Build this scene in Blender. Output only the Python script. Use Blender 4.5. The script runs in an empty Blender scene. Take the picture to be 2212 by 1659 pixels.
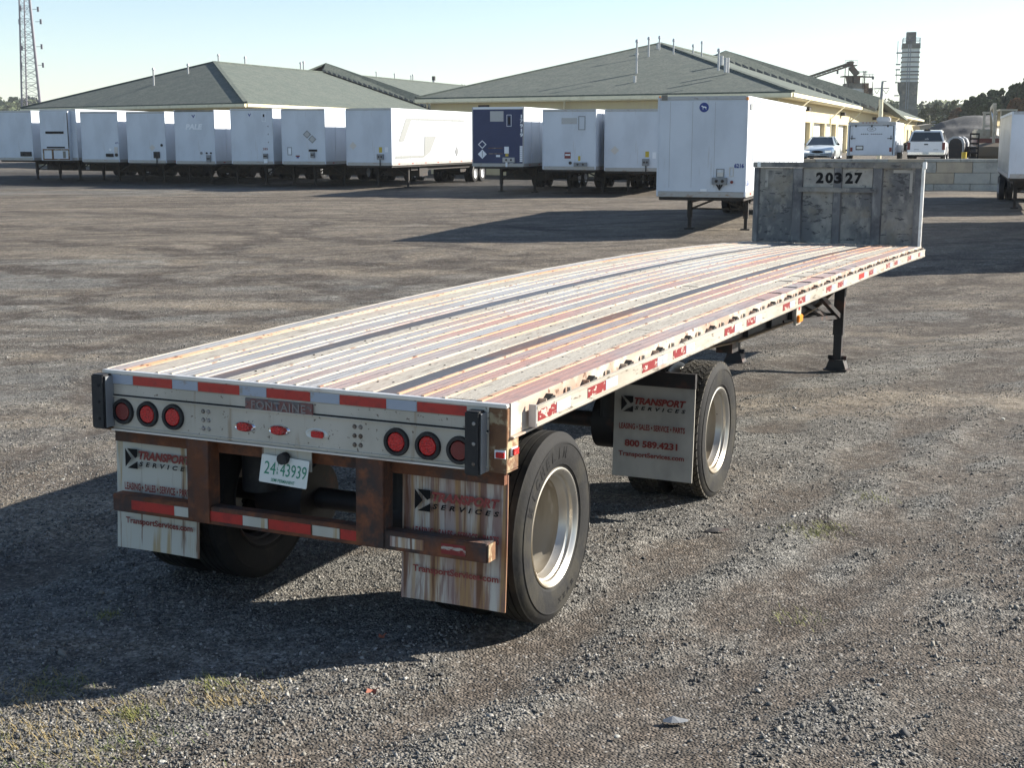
import bpy, bmesh, math, random
import numpy as np
from mathutils import Vector, Matrix, noise
S = bpy.context.scene
COL = S.collection
random.seed(4)
rng = np.random.default_rng(7)
rad = math.radians

# ------------------------------------------------------------------ camera
EYE = Vector((0, 0, 2.4237))
PITCH = 0.18313
FPX, CX, CY = 2875.2, 1106.0, 829.5          # focal length in units of a 2212 px wide picture
cam_d = bpy.data.cameras.new('camera')
cam = bpy.data.objects.new('camera', cam_d)
COL.objects.link(cam)
cam.location = EYE
cam.rotation_euler = (math.pi / 2 - PITCH, 0, 0)
cam_d.sensor_width = 36
cam_d.lens = 36 * FPX / 2212
cam_d.clip_start = 0.1
cam_d.clip_end = 6000
S.camera = cam

# ------------------------------------------------------------------ light
SUN_EL, SUN_AZ = 26.8, math.degrees(math.atan2(0.963, 0.273))   # azimuth clockwise from +Y
w = bpy.data.worlds.new('World'); S.world = w; w.use_nodes = True
nt = w.node_tree; nt.nodes.clear()
sky = nt.nodes.new('ShaderNodeTexSky'); sky.sky_type = 'NISHITA'; sky.sun_disc = False
sky.sun_elevation = rad(SUN_EL); sky.sun_rotation = rad(SUN_AZ)
sky.altitude = 50; sky.air_density = 0.88; sky.dust_density = 0.35; sky.ozone_density = 1.25
bg = nt.nodes.new('ShaderNodeBackground'); bg.inputs[1].default_value = 0.069
wo = nt.nodes.new('ShaderNodeOutputWorld')
nt.links.new(sky.outputs[0], bg.inputs[0]); nt.links.new(bg.outputs[0], wo.inputs[0])
sun_d = bpy.data.lights.new('sun', 'SUN'); sun_d.energy = 5.0; sun_d.angle = rad(0.5); sun_d.color = (1, .93, .82)
sun = bpy.data.objects.new('sun', sun_d); COL.objects.link(sun)
sd = Vector((math.sin(rad(SUN_AZ)) * math.cos(rad(SUN_EL)), math.cos(rad(SUN_AZ)) * math.cos(rad(SUN_EL)), math.sin(rad(SUN_EL))))
sun.rotation_euler = sd.to_track_quat('Z', 'Y').to_euler()
S.view_settings.view_transform = 'Standard'; S.view_settings.look = 'None'
S.view_settings.exposure = 1.4; S.view_settings.gamma = 1
S.render.engine = 'CYCLES'

# ------------------------------------------------------------------ helpers
def at(x, y, Y):
    """world point at distance Y ahead seen at picture position x, y"""
    dx = (x - CX) / FPX; dz = -(y - CY) / FPX
    c, s = math.cos(PITCH), math.sin(PITCH)
    d = Vector((dx, c + dz * s, -s + dz * c))
    return EYE + d * (Y / d.y)
def ray(x, y):
    return (at(x, y, 1.0) - EYE).normalized()
def smooth01(t):
    t = max(0.0, min(1.0, t)); return t * t * (3 - 2 * t)
def ground_z(x, y):
    xx = max(-14, min(14, x))
    near = -0.01167 * xx - 0.02943 * max(y, -5) - 0.0012
    far = -0.38 + 0.006 * min(max(y - 40, 0), 30)
    t = smooth01((y - 21) / 15.0)
    return near * (1 - t) + far * t

class MB:
    def __init__(s): s.v = []; s.f = []
    def add(s, vs, fs):
        b = len(s.v); s.v += [tuple(q) for q in vs]; s.f += [tuple(i + b for i in f) for f in fs]; return s
    def box(s, x0, x1, y0, y1, z0, z1):
        return s.add([(x0,y0,z0),(x1,y0,z0),(x1,y1,z0),(x0,y1,z0),(x0,y0,z1),(x1,y0,z1),(x1,y1,z1),(x0,y1,z1)],
                     [(0,3,2,1),(4,5,6,7),(0,1,5,4),(1,2,6,5),(2,3,7,6),(3,0,4,7)])
    def bar(s, p, q, w, h=None, up=(0,0,1)):
        p = Vector(p); q = Vector(q); h = h or w; d = (q - p).normalized(); up = Vector(up)
        if abs(d.dot(up)) > .98: up = Vector((0,1,0))
        a = d.cross(up).normalized() * w / 2; b = a.cross(d).normalized() * h / 2
        vs = [e + i * a + j * b for e in (p, q) for i, j in ((-1,-1),(1,-1),(1,1),(-1,1))]
        return s.add(vs, [(0,1,2,3),(7,6,5,4),(0,4,5,1),(1,5,6,2),(2,6,7,3),(3,7,4,0)])
    def tube(s, p, q, r, n=10, r2=None):
        p = Vector(p); q = Vector(q); r2 = r if r2 is None else r2; d = (q - p).normalized()
        a = d.orthogonal().normalized(); b = d.cross(a)
        vs = []
        for e, rr in ((p, r), (q, r2)):
            for i in range(n):
                t = 2 * math.pi * i / n; vs.append(e + (a * math.cos(t) + b * math.sin(t)) * rr)
        fs = [(i, (i+1) % n, n + (i+1) % n, n + i) for i in range(n)] + [tuple(range(n-1, -1, -1)), tuple(range(n, 2*n))]
        return s.add(vs, fs)
    def prism(s, poly, d):
        """poly: list of 3d points (planar), pushed by vector d"""
        d = Vector(d); n = len(poly); vs = [Vector(q) for q in poly]; vs += [q + d for q in vs]
        return s.add(vs, [tuple(range(n-1, -1, -1)), tuple(range(n, 2*n))] + [(i, (i+1) % n, n + (i+1) % n, n + i) for i in range(n)])
    def lathe(s, prof, n=40, c=(0,0,0)):
        """profile of (x, r) turned about the x axis"""
        vs = []
        for x, r in prof:
            for i in range(n):
                t = 2 * math.pi * i / n; vs.append((c[0] + x, c[1] + r * math.cos(t), c[2] + r * math.sin(t)))
        m = len(prof)
        return s.add(vs, [(k*n+i, k*n+(i+1) % n, (k+1)*n+(i+1) % n, (k+1)*n+i) for k in range(m-1) for i in range(n)])
    def loft(s, secs, cap=True):
        n = len(secs[0]); vs = [q for c in secs for q in c]
        fs = [(k*n+i, k*n+(i+1) % n, (k+1)*n+(i+1) % n, (k+1)*n+i) for k in range(len(secs)-1) for i in range(n)]
        if cap: fs += [tuple(range(n-1, -1, -1)), tuple(range((len(secs)-1)*n, len(secs)*n))]
        return s.add(vs, fs)
    def build(s, name, mat, parent=None, smooth=False, bevel=0, M=None, fix=True):
        me = bpy.data.meshes.new(name); me.from_pydata(s.v, [], s.f)
        if fix or bevel:
            bm = bmesh.new(); bm.from_mesh(me)
            bmesh.ops.recalc_face_normals(bm, faces=bm.faces)
            if bevel:
                bmesh.ops.bevel(bm, geom=[e for e in bm.edges if e.is_manifold and e.calc_face_angle(0) > .5], offset=bevel, segments=2, affect='EDGES')
            bm.to_mesh(me); bm.free()
        if smooth:
            me.polygons.foreach_set('use_smooth', [True] * len(me.polygons))
            me.set_sharp_from_angle(angle=rad(38))
        me.materials.append(mat)
        o = bpy.data.objects.new(name, me); COL.objects.link(o)
        if parent: o.parent = parent
        if M is not None: o.matrix_basis = M
        return o
def tag(o, label=None, cat=None, group=None, kind=None):
    if label: o['label'] = label
    if cat: o['category'] = cat
    if group: o['group'] = group
    if kind: o['kind'] = kind
    return o
def empty(name, M=None, label=None, cat=None, group=None, parent=None):
    o = bpy.data.objects.new(name, None); COL.objects.link(o)
    o.empty_display_size = .3
    if M is not None: o.matrix_basis = M
    if parent: o.parent = parent
    return tag(o, label, cat, group)
def clone(o, parent=None, M=None):
    c = o.copy(); COL.objects.link(c)
    if parent: c.parent = parent
    if M is not None: c.matrix_basis = M
    for ch in list(o.children): clone(ch, c)
    return c
def frame(loc, yaw):
    """x = right, y = away, turned clockwise by yaw degrees"""
    return Matrix.Translation(loc) @ Matrix.Rotation(-rad(yaw), 4, 'Z')

# text as mesh data, fitted to a width and height, lying in x (right) and z (up), facing -y
_tc = {}
def text_mesh(txt, wd, ht, bold=0.0, shear=0.0, space=1.0, depth=.0015, spread=None):
    key = (txt, wd, ht, bold, shear, space)
    if key in _tc: return _tc[key]
    cu = bpy.data.curves.new('lettering', 'FONT'); cu.body = txt; cu.offset = bold; cu.shear = shear
    cu.space_character = space; cu.resolution_u = 3
    o = bpy.data.objects.new('lettering', cu); COL.objects.link(o)
    dg = bpy.context.evaluated_depsgraph_get(); dg.update()
    me = bpy.data.meshes.new_from_object(o.evaluated_get(dg))
    bpy.data.objects.remove(o); bpy.data.curves.remove(cu)
    n = len(me.vertices); co = np.zeros(n * 3, 'f'); me.vertices.foreach_get('co', co); co = co.reshape(-1, 3)
    lo, hi = co.min(0), co.max(0)
    x = (co[:, 0] - (lo[0] + hi[0]) / 2) / (hi[0] - lo[0]) * wd
    z = (co[:, 1] - (lo[1] + hi[1]) / 2) / (hi[1] - lo[1]) * ht
    co = np.stack([x, np.zeros(n), z], 1).astype('f'); me.vertices.foreach_set('co', co.ravel()); me.update()
    me.materials.clear(); me.name = 'lettering'
    _tc[key] = me
    return me
def lettering(txt, x, y, z, wd, ht, mat, parent, bold=.02, shear=0., space=1., M=None, name='lettering'):
    me = text_mesh(txt, wd, ht, bold, shear, space)
    if not me.materials or me.materials[0] != mat:
        me = me.copy(); me.materials.clear(); me.materials.append(mat)
    o = bpy.data.objects.new(name, me); COL.objects.link(o); o.parent = parent
    o.matrix_basis = M if M is not None else Matrix.Translation((x, y, z))
    return o

# ------------------------------------------------------------------ materials
def L3(c):
    return (c, c, c, 1) if isinstance(c, (int, float)) else tuple(c) + (1,) if len(c) == 3 else c
def mat(name, base, rough=.6, metal=0., layers=(), bump=(), spec=.5, rvar=0., coat=0., emis=None):
    """layers: (colour, scale, stretch xyz, low, high, detail) ; bump: (scale, strength, stretch)"""
    m = bpy.data.materials.new(name); m.use_nodes = True; t = m.node_tree; N = t.nodes; L = t.links
    b = N['Principled BSDF']; b.inputs['Roughness'].default_value = rough; b.inputs['Metallic'].default_value = metal
    b.inputs['Specular IOR Level'].default_value = spec; b.inputs['Coat Weight'].default_value = coat
    b.inputs['Base Color'].default_value = L3(base)
    tc = N.new('ShaderNodeTexCoord')
    def nz(scale, st, detail=5, rough_=.6, off=0):
        mp = N.new('ShaderNodeMapping'); mp.inputs['Scale'].default_value = st; mp.inputs['Location'].default_value = (off, off * .7, off * 1.3)
        L.new(tc.outputs['Object'], mp.inputs[0])
        n = N.new('ShaderNodeTexNoise'); n.inputs['Scale'].default_value = scale; n.inputs['Detail'].default_value = detail
        n.inputs['Roughness'].default_value = rough_; L.new(mp.outputs[0], n.inputs['Vector']); return n.outputs['Fac']
    cur = None
    for k, l in enumerate(layers):
        col, sc, st, lo, hi = l[:5]; de = l[5] if len(l) > 5 else 5
        f = nz(sc, st, de, off=k * 3.1 + 1)
        r = N.new('ShaderNodeMapRange'); r.inputs[1].default_value = lo; r.inputs[2].default_value = hi
        if len(l) > 6: r.inputs[4].default_value = l[6]
        L.new(f, r.inputs[0])
        mx = N.new('ShaderNodeMix'); mx.data_type = 'RGBA'
        if cur is None: mx.inputs[6].default_value = L3(base)
        else: L.new(cur, mx.inputs[6])
        mx.inputs[7].default_value = L3(col); L.new(r.outputs[0], mx.inputs[0]); cur = mx.outputs[2]
    if cur is not None: L.new(cur, b.inputs['Base Color'])
    if rvar:
        f = nz(7, (1,1,1), 4, off=9); r = N.new('ShaderNodeMapRange'); r.inputs[1].default_value = .3; r.inputs[2].default_value = .7
        r.inputs[3].default_value = rough - rvar; r.inputs[4].default_value = min(1, rough + rvar); L.new(f, r.inputs[0]); L.new(r.outputs[0], b.inputs['Roughness'])
    if bump:
        f = nz(bump[0], bump[2] if len(bump) > 2 else (1,1,1), 4, off=5); bp = N.new('ShaderNodeBump')
        bp.inputs['Strength'].default_value = bump[1]; bp.inputs['Distance'].default_value = .02
        L.new(f, bp.inputs['Height']); L.new(bp.outputs[0], b.inputs['Normal'])
    if emis: b.inputs['Emission Color'].default_value = L3(emis[0]); b.inputs['Emission Strength'].default_value = emis[1]
    return m
U = (1, 1, 1)
RUST = (.13, .045, .018); DKRUST = (.05, .022, .014)
M = {}
M['skirt'] = mat('aged_white_paint', (.50,.465,.40), .45, layers=[((.40,.37,.31), 2, (1,1,.5), .42, .65), ((.26,.18,.11), 9, (1.3,1,.10), .59, .68, 5, .7), ((.13,.10,.08), 45, U, .64, .68)], bump=(20, .05))
M['trim_metal'] = mat('worn_edge_metal', (.62,.61,.6), .4, .5, layers=[((.3,.2,.14), 6, (.6,3,3), .55, .75)])
M['alu'] = mat('deck_aluminium', (.31,.31,.315), .5, .1, layers=[((.23,.23,.235), 1.1, (3,.3,1), .42, .6), ((.34,.22,.18), .6, (2.2,.5,1), .50, .62, 6, .6), ((.16,.14,.135), 7, (5,.8,1), .57, .64, 6, .7), ((.42,.41,.40), 24, (14,.5,1), .54, .62, 3, .25)], bump=(30, .12, (12,.3,1)), rvar=.12)
M['alu_red'] = mat('deck_aluminium_stained', (.33,.295,.285), .52, .08, layers=[((.25,.215,.21), 1.1, (3,.3,1), .42, .6), ((.34,.185,.15), .7, (1.8,.7,1), .42, .58, 6, .8), ((.15,.12,.115), 7, (5,.8,1), .56, .64, 6, .7), ((.40,.38,.37), 24, (14,.5,1), .55, .62, 3, .2)], bump=(30, .12, (12,.3,1)), rvar=.12)
M['rib'] = mat('deck_rib_metal', (.43,.39,.32), .45, .1, layers=[((.42,.27,.17), 1.3, (1,.5,1), .46, .62, 5, .7), ((.2,.13,.09), 9, (3,1,1), .60, .66)])
M['rib_rust'] = mat('deck_rib_rusty', (.50,.39,.29), .45, .1, layers=[((.46,.24,.12), 1.3, (1,.5,1), .38, .60, 5, .85), ((.2,.10,.06), 9, (3,1,1), .57, .64)])
M['number_panel'] = mat('headboard_clean_panel', (.40,.375,.32), .6, layers=[((.28,.265,.235), 3, U, .45, .62), ((.12,.12,.12), 9, (1,1,2), .6, .66)])
M['barrel'] = mat('rim_barrel_shaded', (.26,.235,.19), .55, .15, layers=[((.15,.125,.09), 2, (2,.5,.5), .42, .6), ((.34,.32,.28), 6, (3,.5,.5), .55, .65)])  # shade of the deep rim put into a duller, darker colour
M['shield'] = mat('white_sidewall', (.72,.70,.64), .6)
M['wood'] = mat('weathered_nailer_wood', (.38,.355,.305), .75, 0, layers=[((.31,.285,.245), 2, (5,.5,1), .4, .7), ((.12,.10,.08), 5, (9,.9,1), .60, .68, 7, .9), ((.2,.16,.13), 14, (5,.7,1), .56, .66), ((.38,.25,.21), .8, (2,.5,1), .55, .75, 4, .5)], bump=(14, .5, (10,.6,1)))
M['strip'] = mat('dark_steel_strip', (.10,.11,.13), .55, .4, layers=[((.09,.08,.08), 1.2, (2,.3,1), .4, .65), ((.22,.10,.05), .9, (2,.5,1), .5, .68, 6, .85), ((.30,.24,.19), 6, (4,.6,1), .6, .75)], bump=(20, .2, (5,1,1)))
M['rail'] = mat('rub_rail_aluminium', (.41,.38,.325), .45, .08, layers=[((.32,.29,.24), 2, (1,.5,3), .48, .62), ((.32,.18,.12), 3, (1,.6,4), .60, .68, 5, .7), ((.12,.10,.08), 16, (1,.5,3), .60, .66)], bump=(12, .1))
M['rail_red'] = mat('side_channel_stained', (.46,.365,.30), .5, .1, layers=[((.38,.26,.20), 2, (1,.6,2), .45, .6), ((.52,.47,.40), 5, (1,.7,1), .5, .62), ((.16,.09,.06), 14, U, .60, .66)])
M['red_tape'] = mat('red_reflective_tape', (.42,.025,.02), .35, layers=[((.28,.02,.02), 18, U, .5, .7)])
M['white_tape'] = mat('silver_reflective_tape', (.33,.375,.45), .35, layers=[((.28,.27,.26), 14, U, .56, .66)])
M['worn_red'] = mat('worn_red_tape', (.19,.012,.015), .45, layers=[((.40,.37,.32), 8, (1,2.2,4), .565, .59, 6)])
M['rust'] = mat('rusty_steel', RUST, .8, .1, layers=[((.05,.035,.03), 3, (1,1,.5), .42, .62), ((.22,.075,.03), 9, U, .5, .7), ((.04,.045,.05), 2.2, (1,1,.6), .55, .68)], bump=(30, .35))
M['post_rust'] = mat('rusty_corner_post', (.17,.085,.04), .7, .1, layers=[((.36,.29,.18), 6, U, .53, .58), ((.10,.05,.03), 7, U, .5, .7)], bump=(25, .4))
M['frame'] = mat('frame_paint', (.020,.018,.019), .6, .1, layers=[((.07,.03,.02), 4, U, .55, .65), ((.010,.010,.012), 2, U, .5, .7)], bump=(15, .2))
M['flange'] = mat('dusty_flange', (.22,.15,.08), .8, 0, layers=[((.12,.07,.04), 5, U, .45, .65)])
M['black'] = mat('black_rubber', (.010,.010,.012), .65, layers=[((.03,.028,.027), 8, U, .5, .7)], bump=(25, .15))
M['tyre'] = mat('tyre_rubber', (.013,.013,.0135), .78, spec=.22, layers=[((.028,.026,.021), 3, U, .5, .62), ((.018,.018,.018), 14, (3,1,1), .55, .7)], bump=(40, .12))
M['tyre_tread'] = mat('tyre_tread_dust', (.026,.024,.020), .85, layers=[((.055,.046,.032), 6, U, .46, .60)], bump=(50, .3))
M['rim'] = mat('aluminium_rim', (.50,.48,.44), .32, .6, layers=[((.30,.25,.18), 1.6, (1,.6,.6), .42, .6)], rvar=.06)
M['hub'] = mat('hub_dull', (.3,.29,.28), .5, .6, layers=[((.12,.09,.07), 9, U, .45, .65)])
M['hole'] = mat('dark_opening', (.008,.008,.008), .9)
M['lens_bright'] = mat('red_lens', (.62,.012,.010), .22, coat=.3, layers=[((.36,.006,.006), 110, U, .47, .56)], bump=(110, .5))
M['lens_dark'] = mat('red_lens_dull', (.16,.012,.010), .35, bump=(160, .25))
M['chrome'] = mat('chrome', (.7,.7,.72), .18, 1.)
M['amber'] = mat('amber_lens', (.85,.26,.01), .3, coat=.3)
M['flap_white'] = mat('flap_stained', (.50,.49,.43), .5, layers=[((.42,.40,.34), 3, (1,1,.2), .45, .65), ((.36,.24,.09), 8, (1.3,1,.08), .55, .62, 4, .75), ((.15,.07,.035), 13, (1.5,1,.06), .60, .66, 6, .9)])
M['flap_rusty'] = mat('flap_heavy_rust', (.52,.49,.43), .5, layers=[((.35,.27,.24), 5, (1,1,.12), .42, .56), ((.33,.18,.06), 8, (1.4,1,.06), .48, .56, 5, .85), ((.13,.05,.022), 12, (1.3,1,.05), .51, .59, 6, .95), ((.19,.10,.085), 30, (1.6,1,.09), .50, .58, 6, .7)])
M['flap_grey'] = mat('flap_dusty', (.40,.375,.33), .6, layers=[((.30,.285,.25), 3, (1,1,.6), .42, .62), ((.34,.25,.13), 5, (1.2,1,.10), .58, .70, 4, .6)])
M['ink_red'] = mat('ink_red', (.19,.018,.014), .5)
M['ink_red_faded'] = mat('ink_red_faded', (.24,.04,.035), .6)
M['ink_black'] = mat('ink_black', (.008,.008,.009), .75, spec=.2)
M['plate'] = mat('plate_white', (.66,.67,.62), .4, layers=[((.40,.28,.16), 12, (1,1,.4), .62, .8)])
M['ink_green'] = mat('ink_green', (.01,.20,.11), .45)
M['tagmetal'] = mat('name_tag_metal', (.22,.20,.20), .5, .4, layers=[((.35,.04,.03), 30, U, .6, .66)])
M['tagred'] = mat('name_tag_red', (.17,.07,.065), .5, layers=[((.12,.11,.11), 20, U, .48, .56)])
M['head_alu'] = mat('headboard_scuffed', (.27,.255,.22), .6, .05, layers=[((.12,.12,.118), 1.7, (1,1,.8), .42, .55), ((.34,.32,.28), 9, (1,1,.6), .55, .64, 6, .5), ((.035,.035,.037), 8, (1,1,2.8), .585, .62, 7, .85), ((.05,.05,.055), 3.5, (1.2,1,.7), .56, .66, 9, .7), ((.20,.165,.11), 2.4, U, .54, .66, 5, .5)], bump=(8, .25, U))
M['head_post'] = mat('headboard_post', (.13,.13,.13), .55, .15, layers=[((.22,.215,.205), 6, (1,1,.5), .5, .62), ((.07,.07,.075), 4, U, .5, .66)])
M['head_edge'] = mat('headboard_edge', (.74,.74,.72), .35, .3, layers=[((.5,.48,.44), 6, U, .5, .7)])
M['van_white'] = mat('van_white_panel', (.62,.665,.72), .38, layers=[((.54,.58,.63), .8, (1,1,.5), .42, .62), ((.40,.36,.31), 5, (1,1,.10), .62, .72, 5, .5)], bump=(2.2, .08))
M['van_grey'] = mat('van_aluminium_side', (.48,.49,.49), .35, .7, layers=[((.36,.36,.35), 1.2, (1,.3,1), .4, .7)], bump=(1.5, .1))
M['van_blue'] = mat('van_navy_panel', (.008,.022,.090), .45, layers=[((.012,.03,.11), 1.5, U, .4, .7), ((.09,.10,.14), 9, (1,1,.3), .7, .8)])
M['van_trim'] = mat('van_trim', (.36,.365,.38), .4, .5, layers=[((.2,.17,.15), 4, (1,1,2), .6, .76)])
M['van_rail'] = mat('van_bottom_rail', (.40,.39,.37), .45, .2, layers=[((.3,.22,.16), 5, (1,1,3), .55, .72)])
M['dark_steel'] = mat('dark_steel', (.02,.018,.017), .7, layers=[((.05,.03,.02), 6, U, .5, .7)])
M['cream_plac'] = mat('placard_cream', (.62,.58,.52), .5)
M['yellow'] = mat('yellow_label', (.55,.40,.03), .5)
M['ink_blue'] = mat('ink_blue', (.012,.04,.22), .5)
M['pale'] = mat('pale_label', (.84,.86,.88), .5)
M['faded'] = mat('faded_print', (.24,.25,.245), .6)
M['grey'] = mat('grey_fitting', (.22,.23,.24), .5, .2)
M['shingle'] = mat('green_shingle', (.074,.094,.080), .95, layers=[((.102,.118,.100), 1.1, (1,1,1), .4, .62), ((.052,.066,.060), 5, (1,1,1), .5, .62, 9)], bump=(6, .8))
M['siding'] = mat('cream_siding', (.50,.43,.25), .7, layers=[((.54,.47,.29), .7, U, .4, .7), ((.50,.42,.27), 3.2, (1,1,.02), .5, .56, 2, .6)])
M['trim'] = mat('cream_trim', (.74,.68,.48), .55, layers=[((.62,.56,.38), 2, U, .5, .7)])
M['door_white'] = mat('rollup_door_white', (.74,.74,.72), .5, layers=[((.64,.64,.62), 1, (1,1,3), .45, .6)])
M['galv'] = mat('galvanised_pipe', (.36,.37,.38), .45, .5)
M['concrete'] = mat('concrete_block', (.36,.37,.34), .9, layers=[((.27,.28,.26), 2, U, .4, .65), ((.42,.40,.35), 9, U, .5, .7)], bump=(20, .4))
M['concrete_tan'] = mat('concrete_block_tan', (.42,.37,.28), .9, layers=[((.33,.29,.23), 2, U, .4, .65)], bump=(20, .4))
M['silo'] = mat('silo_panel', (.80,.80,.74), .8, layers=[((.62,.62,.57), .5, (1,1,.5), .45, .65)])
M['silo_dark'] = mat('silo_weathered', (.26,.25,.21), .85, layers=[((.16,.15,.13), .6, U, .4, .6), ((.34,.29,.22), 1.2, U, .55, .65)])
M['plant_rust'] = mat('plant_rusty', (.11,.09,.065), .8, layers=[((.15,.08,.05), .8, U, .5, .65), ((.10,.09,.08), 1, U, .5, .7)])
M['lattice'] = mat('mast_steel', (.17,.165,.19), .6, .2)
M['auto_white'] = mat('car_paint_white', (.78,.79,.80), .22, coat=.5)
M['auto_silver'] = mat('car_paint_pale', (.62,.68,.70), .22, .2, coat=.5)
M['glass'] = mat('car_glass', (.02,.03,.035), .06, coat=.5)
M['bark'] = mat('bark', (.09,.07,.05), .9)
M['pile'] = mat('crushed_stone_pile', (.070,.073,.074), .95, layers=[((.045,.047,.049), .25, U, .42, .6), ((.10,.10,.098), 1.2, U, .5, .62, 8), ((.04,.04,.042), 4, U, .52, .6, 8)], bump=(2, 1.0))
M['exc_red'] = mat('machine_red', (.10,.018,.014), .5, layers=[((.16,.05,.03), 2, U, .5, .7)])
M['exc_white'] = mat('machine_cream', (.36,.34,.28), .5, layers=[((.22,.20,.15), 3, U, .5, .7)])

# ------------------------------------------------------------------ ground
def gravel_material():
    m = bpy.data.materials.new('gravel_yard'); m.use_nodes = True; t = m.node_tree; N = t.nodes; L = t.links
    b = N['Principled BSDF']; b.inputs['Roughness'].default_value = .95; b.inputs['Specular IOR Level'].default_value = .25
    g = N.new('ShaderNodeNewGeometry')
    def mapping(scale=(1,1,1), rot=0, loc=(0,0,0)):
        mp = N.new('ShaderNodeMapping'); mp.inputs['Scale'].default_value = scale; mp.inputs['Rotation'].default_value = (0,0,rot); mp.inputs['Location'].default_value = loc
        L.new(g.outputs['Position'], mp.inputs[0]); return mp.outputs[0]
    def rotmap(rot, scale, loc=(0,0,0)):
        a = mapping(rot=rot); mp = N.new('ShaderNodeMapping'); mp.inputs['Scale'].default_value = scale; mp.inputs['Location'].default_value = loc
        L.new(a, mp.inputs[0]); return mp.outputs[0]
    def nz(vec, s, d=5, r=.6, dist=0):
        n = N.new('ShaderNodeTexNoise'); n.inputs['Scale'].default_value = s; n.inputs['Detail'].default_value = d; n.inputs['Roughness'].default_value = r
        n.inputs['Distortion'].default_value = dist; L.new(vec, n.inputs['Vector']); return n.outputs['Fac']
    def rng_(f, a, b_, c=0, d=1):
        r = N.new('ShaderNodeMapRange'); r.inputs[1].default_value = a; r.inputs[2].default_value = b_; r.inputs[3].default_value = c; r.inputs[4].default_value = d
        L.new(f, r.inputs[0]); return r.outputs[0]
    def mix(a, b_, f, ty='MIX'):
        x = N.new('ShaderNodeMix'); x.data_type = 'RGBA'; x.blend_type = ty
        for s, v in ((6, a), (7, b_)):
            if isinstance(v, tuple): x.inputs[s].default_value = L3(v)
            else: L.new(v, x.inputs[s])
        if isinstance(f, float): x.inputs[0].default_value = f
        else: L.new(f, x.inputs[0])
        return x.outputs[2]
    def math_(op, a, b_):
        x = N.new('ShaderNodeMath'); x.operation = op
        for s, v in ((0, a), (1, b_)):
            if isinstance(v, (int, float)): x.inputs[s].default_value = v
            else: L.new(v, x.inputs[s])
        return x.outputs[0]
    P = mapping()
    # patches: grey crushed stone and tan trodden fines
    big = nz(rotmap(rad(-18), (.07, .17, 1)), 1, 6, .65)
    sep = N.new('ShaderNodeSeparateXYZ'); L.new(g.outputs['Position'], sep.inputs[0])
    yy, xx = sep.outputs[1], sep.outputs[0]
    band = math_('MULTIPLY', rng_(yy, 21, 31), rng_(yy, 74, 55))            # the trodden middle of the yard
    fin = math_('ADD', big, math_('MULTIPLY', band, .17))
    tanf = rng_(fin, .49, .60)
    grey = mix((.088,.087,.082), (.162,.158,.144), rng_(nz(P, 1.3, 6, .7), .38, .62))
    tan = mix((.158,.134,.104), (.108,.093,.077), rng_(nz(P, .9, 6, .7), .4, .62))
    col = mix(grey, tan, tanf)
    # wheel tracks: long streaks, darker and finer
    ta = N.new('ShaderNodeAttribute'); ta.attribute_name = 'track'; st1 = nz(rotmap(rad(30), (.62, .035, 1), (3, 1, 0)), 2.0, 4, .55, .6)
    st2 = nz(rotmap(rad(58), (1.1, .05, 1), (7, 2, 0)), 1.3, 4, .55, .8)
    st3 = nz(rotmap(rad(84), (.8, .045, 1), (1, 8, 0)), 1.5, 4, .6, .8)
    tr = math_('MAXIMUM', math_('MAXIMUM', ta.outputs['Fac'], math_('MULTIPLY', rng_(st1, .50, .57), .35)), math_('MAXIMUM', math_('MULTIPLY', rng_(st2, .54, .61), .8), math_('MULTIPLY', rng_(st3, .53, .60), .8)))
    trc = mix((.078,.065,.053), (.045,.036,.029), rng_(yy, 12, 20))
    col = mix(col, trc, math_('MULTIPLY', tr, rng_(nz(P, 3, 4), .3, .6, .55, 1)))
    # dark damp scuffs and pale dusty smears
    col = mix(col, (.028,.023,.020), rng_(nz(rotmap(rad(70), (.6, 1.8, 1)), .9, 8, .75), .58, .66, 0, .75))
    col = mix(col, (.20,.17,.13), rng_(nz(rotmap(rad(85), (.35, .10, 1), (4, 4, 0)), 1.4, 5, .6), .53, .66, 0, .7))
    # shade under the parked row of trailers, painted into the ground colour
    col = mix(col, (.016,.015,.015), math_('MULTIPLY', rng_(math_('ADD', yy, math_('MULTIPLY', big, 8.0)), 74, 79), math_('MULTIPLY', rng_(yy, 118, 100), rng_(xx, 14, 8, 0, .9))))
    col = mix(col, (.060,.050,.042), rng_(nz(rotmap(rad(80), (.9, .50, 1), (2, 6, 0)), 1.5, 10, .82), .51, .60, 0, .62))
    col = mix(col, (.20,.185,.16), rng_(nz(rotmap(rad(62), (.7, .35, 1), (9, 6, 0)), 2.1, 10, .8), .54, .62, 0, .45))
    fs_ = math_('MULTIPLY', rng_(nz(P, 24, 5, .85), .36, .64, .52, 1.52), rng_(nz(P, 7, 6, .85), .36, .64, .72, 1.28))
    vf = N.new('ShaderNodeVectorMath'); vf.operation = 'SCALE'; L.new(col, vf.inputs[0]); L.new(fs_, vf.inputs['Scale']); col = vf.outputs[0]
    # stones
    def vor(s, feat='F1'):
        v = N.new('ShaderNodeTexVoronoi'); v.inputs['Scale'].default_value = s; v.feature = feat; L.new(P, v.inputs['Vector']); return v
    v1 = vor(62); v2 = vor(24)
    tone = N.new('ShaderNodeSeparateColor'); L.new(v1.outputs['Color'], tone.inputs[0])
    tone2 = N.new('ShaderNodeSeparateColor'); L.new(v2.outputs['Color'], tone2.inputs[0])
    k = rng_(tone.outputs[0], 0, 1, .52, 1.5)
    k2 = rng_(tone2.outputs[1], .0, 1, .80, 1.22)
    k = math_('MULTIPLY', k, k2)
    vm = N.new('ShaderNodeVectorMath'); vm.operation = 'SCALE'; L.new(col, vm.inputs[0]); L.new(k, vm.inputs['Scale'])
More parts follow.
